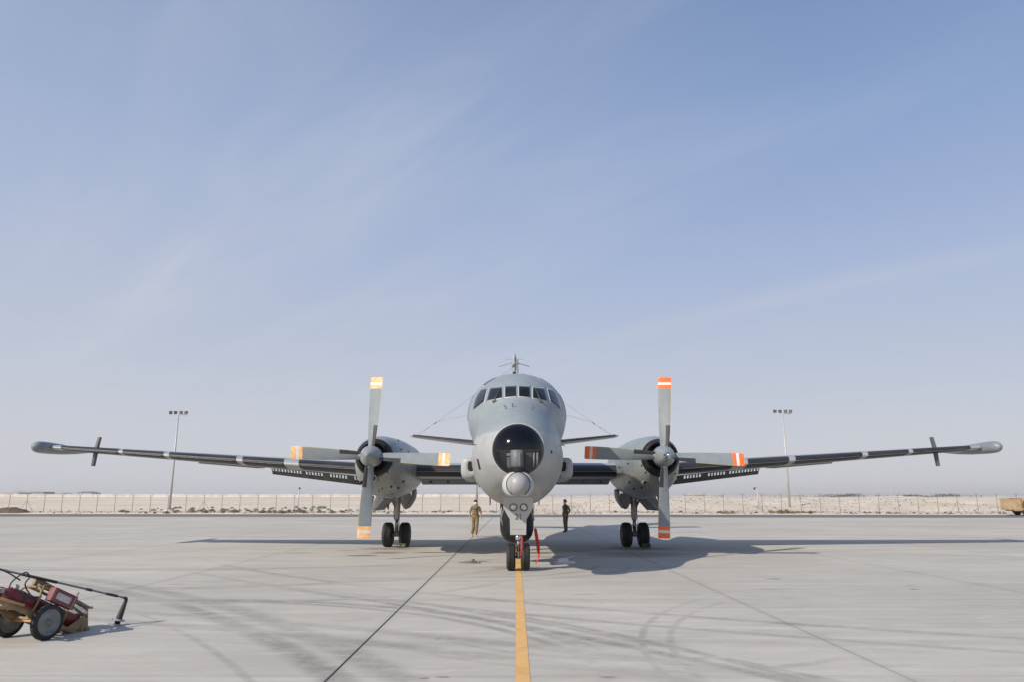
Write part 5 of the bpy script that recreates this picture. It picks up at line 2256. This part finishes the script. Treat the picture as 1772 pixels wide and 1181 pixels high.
# loose stones on the bank
random.seed(21)
b = MB()
for i in range(2600):
    right = random.random() < .72
    if right:
        x = random.uniform(2, 66)
        d = random.uniform(3, 40) if random.random() < .75 else random.uniform(1, 4)
    else:
        x = random.uniform(-66, 0)
        d = random.uniform(1, 14)
    y = road_far(x) + 1 + d
    s_ = random.uniform(.04, .12) * (1.6 if random.random() < .10 else 1)
    c = Vector((x, y, bank_h(x, y) + s_ * .2))
    rock(b, c, s_ * 1.2)
tag(b.build('loose_stones', M['stone']), 'loose pale stones scattered over the sand bank', 'stones', kind='stuff')

# dirt heap at the far left
b = MB()
P = []
for i in range(13):
    P.append([(2.6 * (i / 6 - 1), 1.2 * (j / 5 - 1), -.05 + .75 * max(0, 1 - (i / 6 - 1) ** 2 - (j / 5 - 1) ** 2) ** .7 *
               (1 + .35 * noise.noise((i * .7, j * .7, 2)))) for j in range(11)])
b.grid(P)
o = b.build('dirt_heap', M['veh_dark'], recalc=False)
o.location = (-62.6, 95.2, 0)
tag(o, 'low brown heap of dirt against the fence at the far left', 'dirt heap')

# ------------------------------------------------------------------ vehicle at the right edge
V = empty('plant_vehicle', (55.75, 85.4, 0), radians(-4))
tag(V, 'sand coloured equipment vehicle on black tyres at the right edge', 'vehicle')
b = MB()
b.box((.25, 0, 1.22), (1.35, 1.8, 1.28), bev=.05)
b.box((3.3, 0, 1.18), (4.6, 1.9, 1.22), bev=.06)
b.box((2.6, 0, 1.86), (6.0, 1.9, .06), bev=.02)
b.box((1.0, 0, .58), (1.9, 1.7, .22), bev=.03)
b.build('body', M['veh_tan'], V)
b = MB()
for (x, z, w, h) in [(1.25, 1.15, .32, .55), (1.05, 1.2, .1, .8), (2.0, .85, 1.2, .16), (2.25, 1.5, .45, .16), (3.4, 1.5, .7, .2), (3.0, .95, .9, .3), (4.6, 1.2, .8, .6)]:
    b.box((x, -.97, z), (w, .16, h), Matrix.Rotation(random.uniform(-.3, .3), 3, 'Y'), bev=.02)
b.tube([(1.3, -1.02, .8), (1.9, -1.04, 1.4), (2.6, -1.02, .9), (3.3, -1.03, 1.4)], .05, 8)
b.build('side_machinery', M['veh_dark'], V)
b = MB()
b.lathe((1.7, -1.12, 1.02), (0, 1, 0), [(0, .01), (.0, .22), (.1, .26), (.16, .26)], 20)
b.build('filter_drum', M['cart_wood'], V)
for x in (1.35, 2.3, 3.25, 4.6):
    mt = MB()
    for yy in (-.9, .9):
        mt.lathe((x, yy, .40), (0, 1, 0), [(-.14, .12), (-.14, .34), (-.08, .42), (.08, .42), (.14, .34), (.14, .12)], 24)
    o_ = mt.build('wheel_pair', M['tyre'], V)
b = MB()
b.box((3.0, 0, .42), (4.6, 1.5, .20), bev=.02)
b.build('chassis', M['tyre'], V)

# ------------------------------------------------------------------ far buildings and trees
def far_pt(px, y):
    return (px - 886) / FPX * y / 1.021


def far_building(px0, px1, y, h, label, roof, arch=False, base=0):
    x0, x1 = far_pt(px0, y), far_pt(px1, y)
    t = empty('far_building', ((x0 + x1) / 2, y, 0))
    tag(t, label, 'building', 'low buildings on the horizon')
    w = x1 - x0
    b_ = MB()
    b_.box((0, 12, h * .42), (w, 24, h * .84))
    b_.build('wall', M['far_wall'], t)
    b_ = MB()
    if arch:
        pl = [(-w / 2 + w * i / 12, h * .84 + h * .18 * sin(PI * i / 12)) for i in range(13)]
    else:
        pl = [(-w / 2 - .4, h * .84), (-w / 2 + w * .15, h), (w / 2 - w * .05, h), (w / 2 + .4, h * .84)]
    b_.prism(pl, -.5, 24.5)
    b_.build('roof', roof, t)
    b_ = MB()
    for k in range(3):
        xx = lerp(-w * .35, w * .35, k / 2)
        b_.box((xx, -.06, h * .35), (w * .12, .1, h * .5))
    b_.build('door', M['far_roof'], t)


far_building(50, 76, 1000, 10.6, 'blue grey roofed hangar on the horizon at the far left', M['far_roof'])
far_building(94, 110, 1000, 9.6, 'pale low shed between the two larger hangars on the horizon', M['far_wall'], True)
far_building(131, 159, 1100, 11.8, 'long hangar with arched grey roof on the horizon left of the first mast', M['far_roof'], True)
far_building(4, 32, 900, 10.3, 'pale rounded storage hall on the horizon at the left edge', M['far_wall'], True)
far_building(1203, 1221, 420, 4.6, 'pale low block on the skyline just right of the right propeller', M['far_wall'])
far_building(1231, 1252, 480, 4.3, 'flat white building on the skyline above the rocky bank', M['far_wall'])
far_building(1318, 1345, 900, 7.4, 'pale low hall on the horizon left of the right mast', M['far_wall'])
far_building(1372, 1392, 900, 6.6, 'pale low hall on the horizon right of the right mast', M['far_wall'])
t = empty('far_tower', (far_pt(1542, 1000), 1000, 0))
tag(t, 'thin white tower on the horizon above the hazy trees', 'tower')
b = MB()
b.cyl((0, 0, 0), (0, 0, 11), 1.0, .7, n=10)
b.build('shaft', M['far_wall'], t)
b = MB()
b.rings([((0, 0, 9.4), .8), ((0, 0, 10.2), 1.5), ((0, 0, 11.0), 1.5), ((0, 0, 11.8), .3)], (0, 0, 1), 12)
b.build('tank', M['far_wall'], t)
random.seed(5)
b = MB()
for i in range(2600):
    px = random.choice((random.gauss(1465, 16), random.gauss(1585, 12), random.uniform(1390, 1700), random.uniform(1560, 1660)))
    y = random.uniform(900, 940)
    x = far_pt(px, y)
    hh = 4.2 + 4.2 * max(0, noise.noise((x * .035, 3, 1)) + .45)
    z = random.uniform(.5, 1) * hh
    s_ = random.uniform(.5, 1.1)
    c = Vector((x, y, z))
    b.add([c + Vector((random.uniform(-1, 1), random.uniform(-1, 1), random.uniform(-1, 1))) * s_ for _ in range(4)], [(0, 1, 2, 3)], 0, False)
tag(b.build('far_treeline', M['far_tree'], recalc=False), 'hazy line of far trees on the right horizon', 'trees', kind='stuff')

# ------------------------------------------------------------------ dusty air
HZ = MB()
HZ.box((0, 1650, 19), (5200, 3800, 44))
hz_o = HZ.build('haze', [])
hm = bpy.data.materials.new('dusty_air')
hm.use_nodes = True
hn, hl_ = hm.node_tree.nodes, hm.node_tree.links
hn.clear()
ho = hn.new('ShaderNodeOutputMaterial')
hv = hn.new('ShaderNodeVolumePrincipled')
hv.inputs['Color'].default_value = (0.93, 0.93, 0.96, 1)
hv.inputs['Density'].default_value = 0.00018
hv.inputs['Anisotropy'].default_value = 0.2
hl_.new(hv.outputs[0], ho.inputs['Volume'])
hz_o.data.materials.append(hm)
tag(hz_o, 'pale dusty haze in the air', 'haze', kind='stuff')
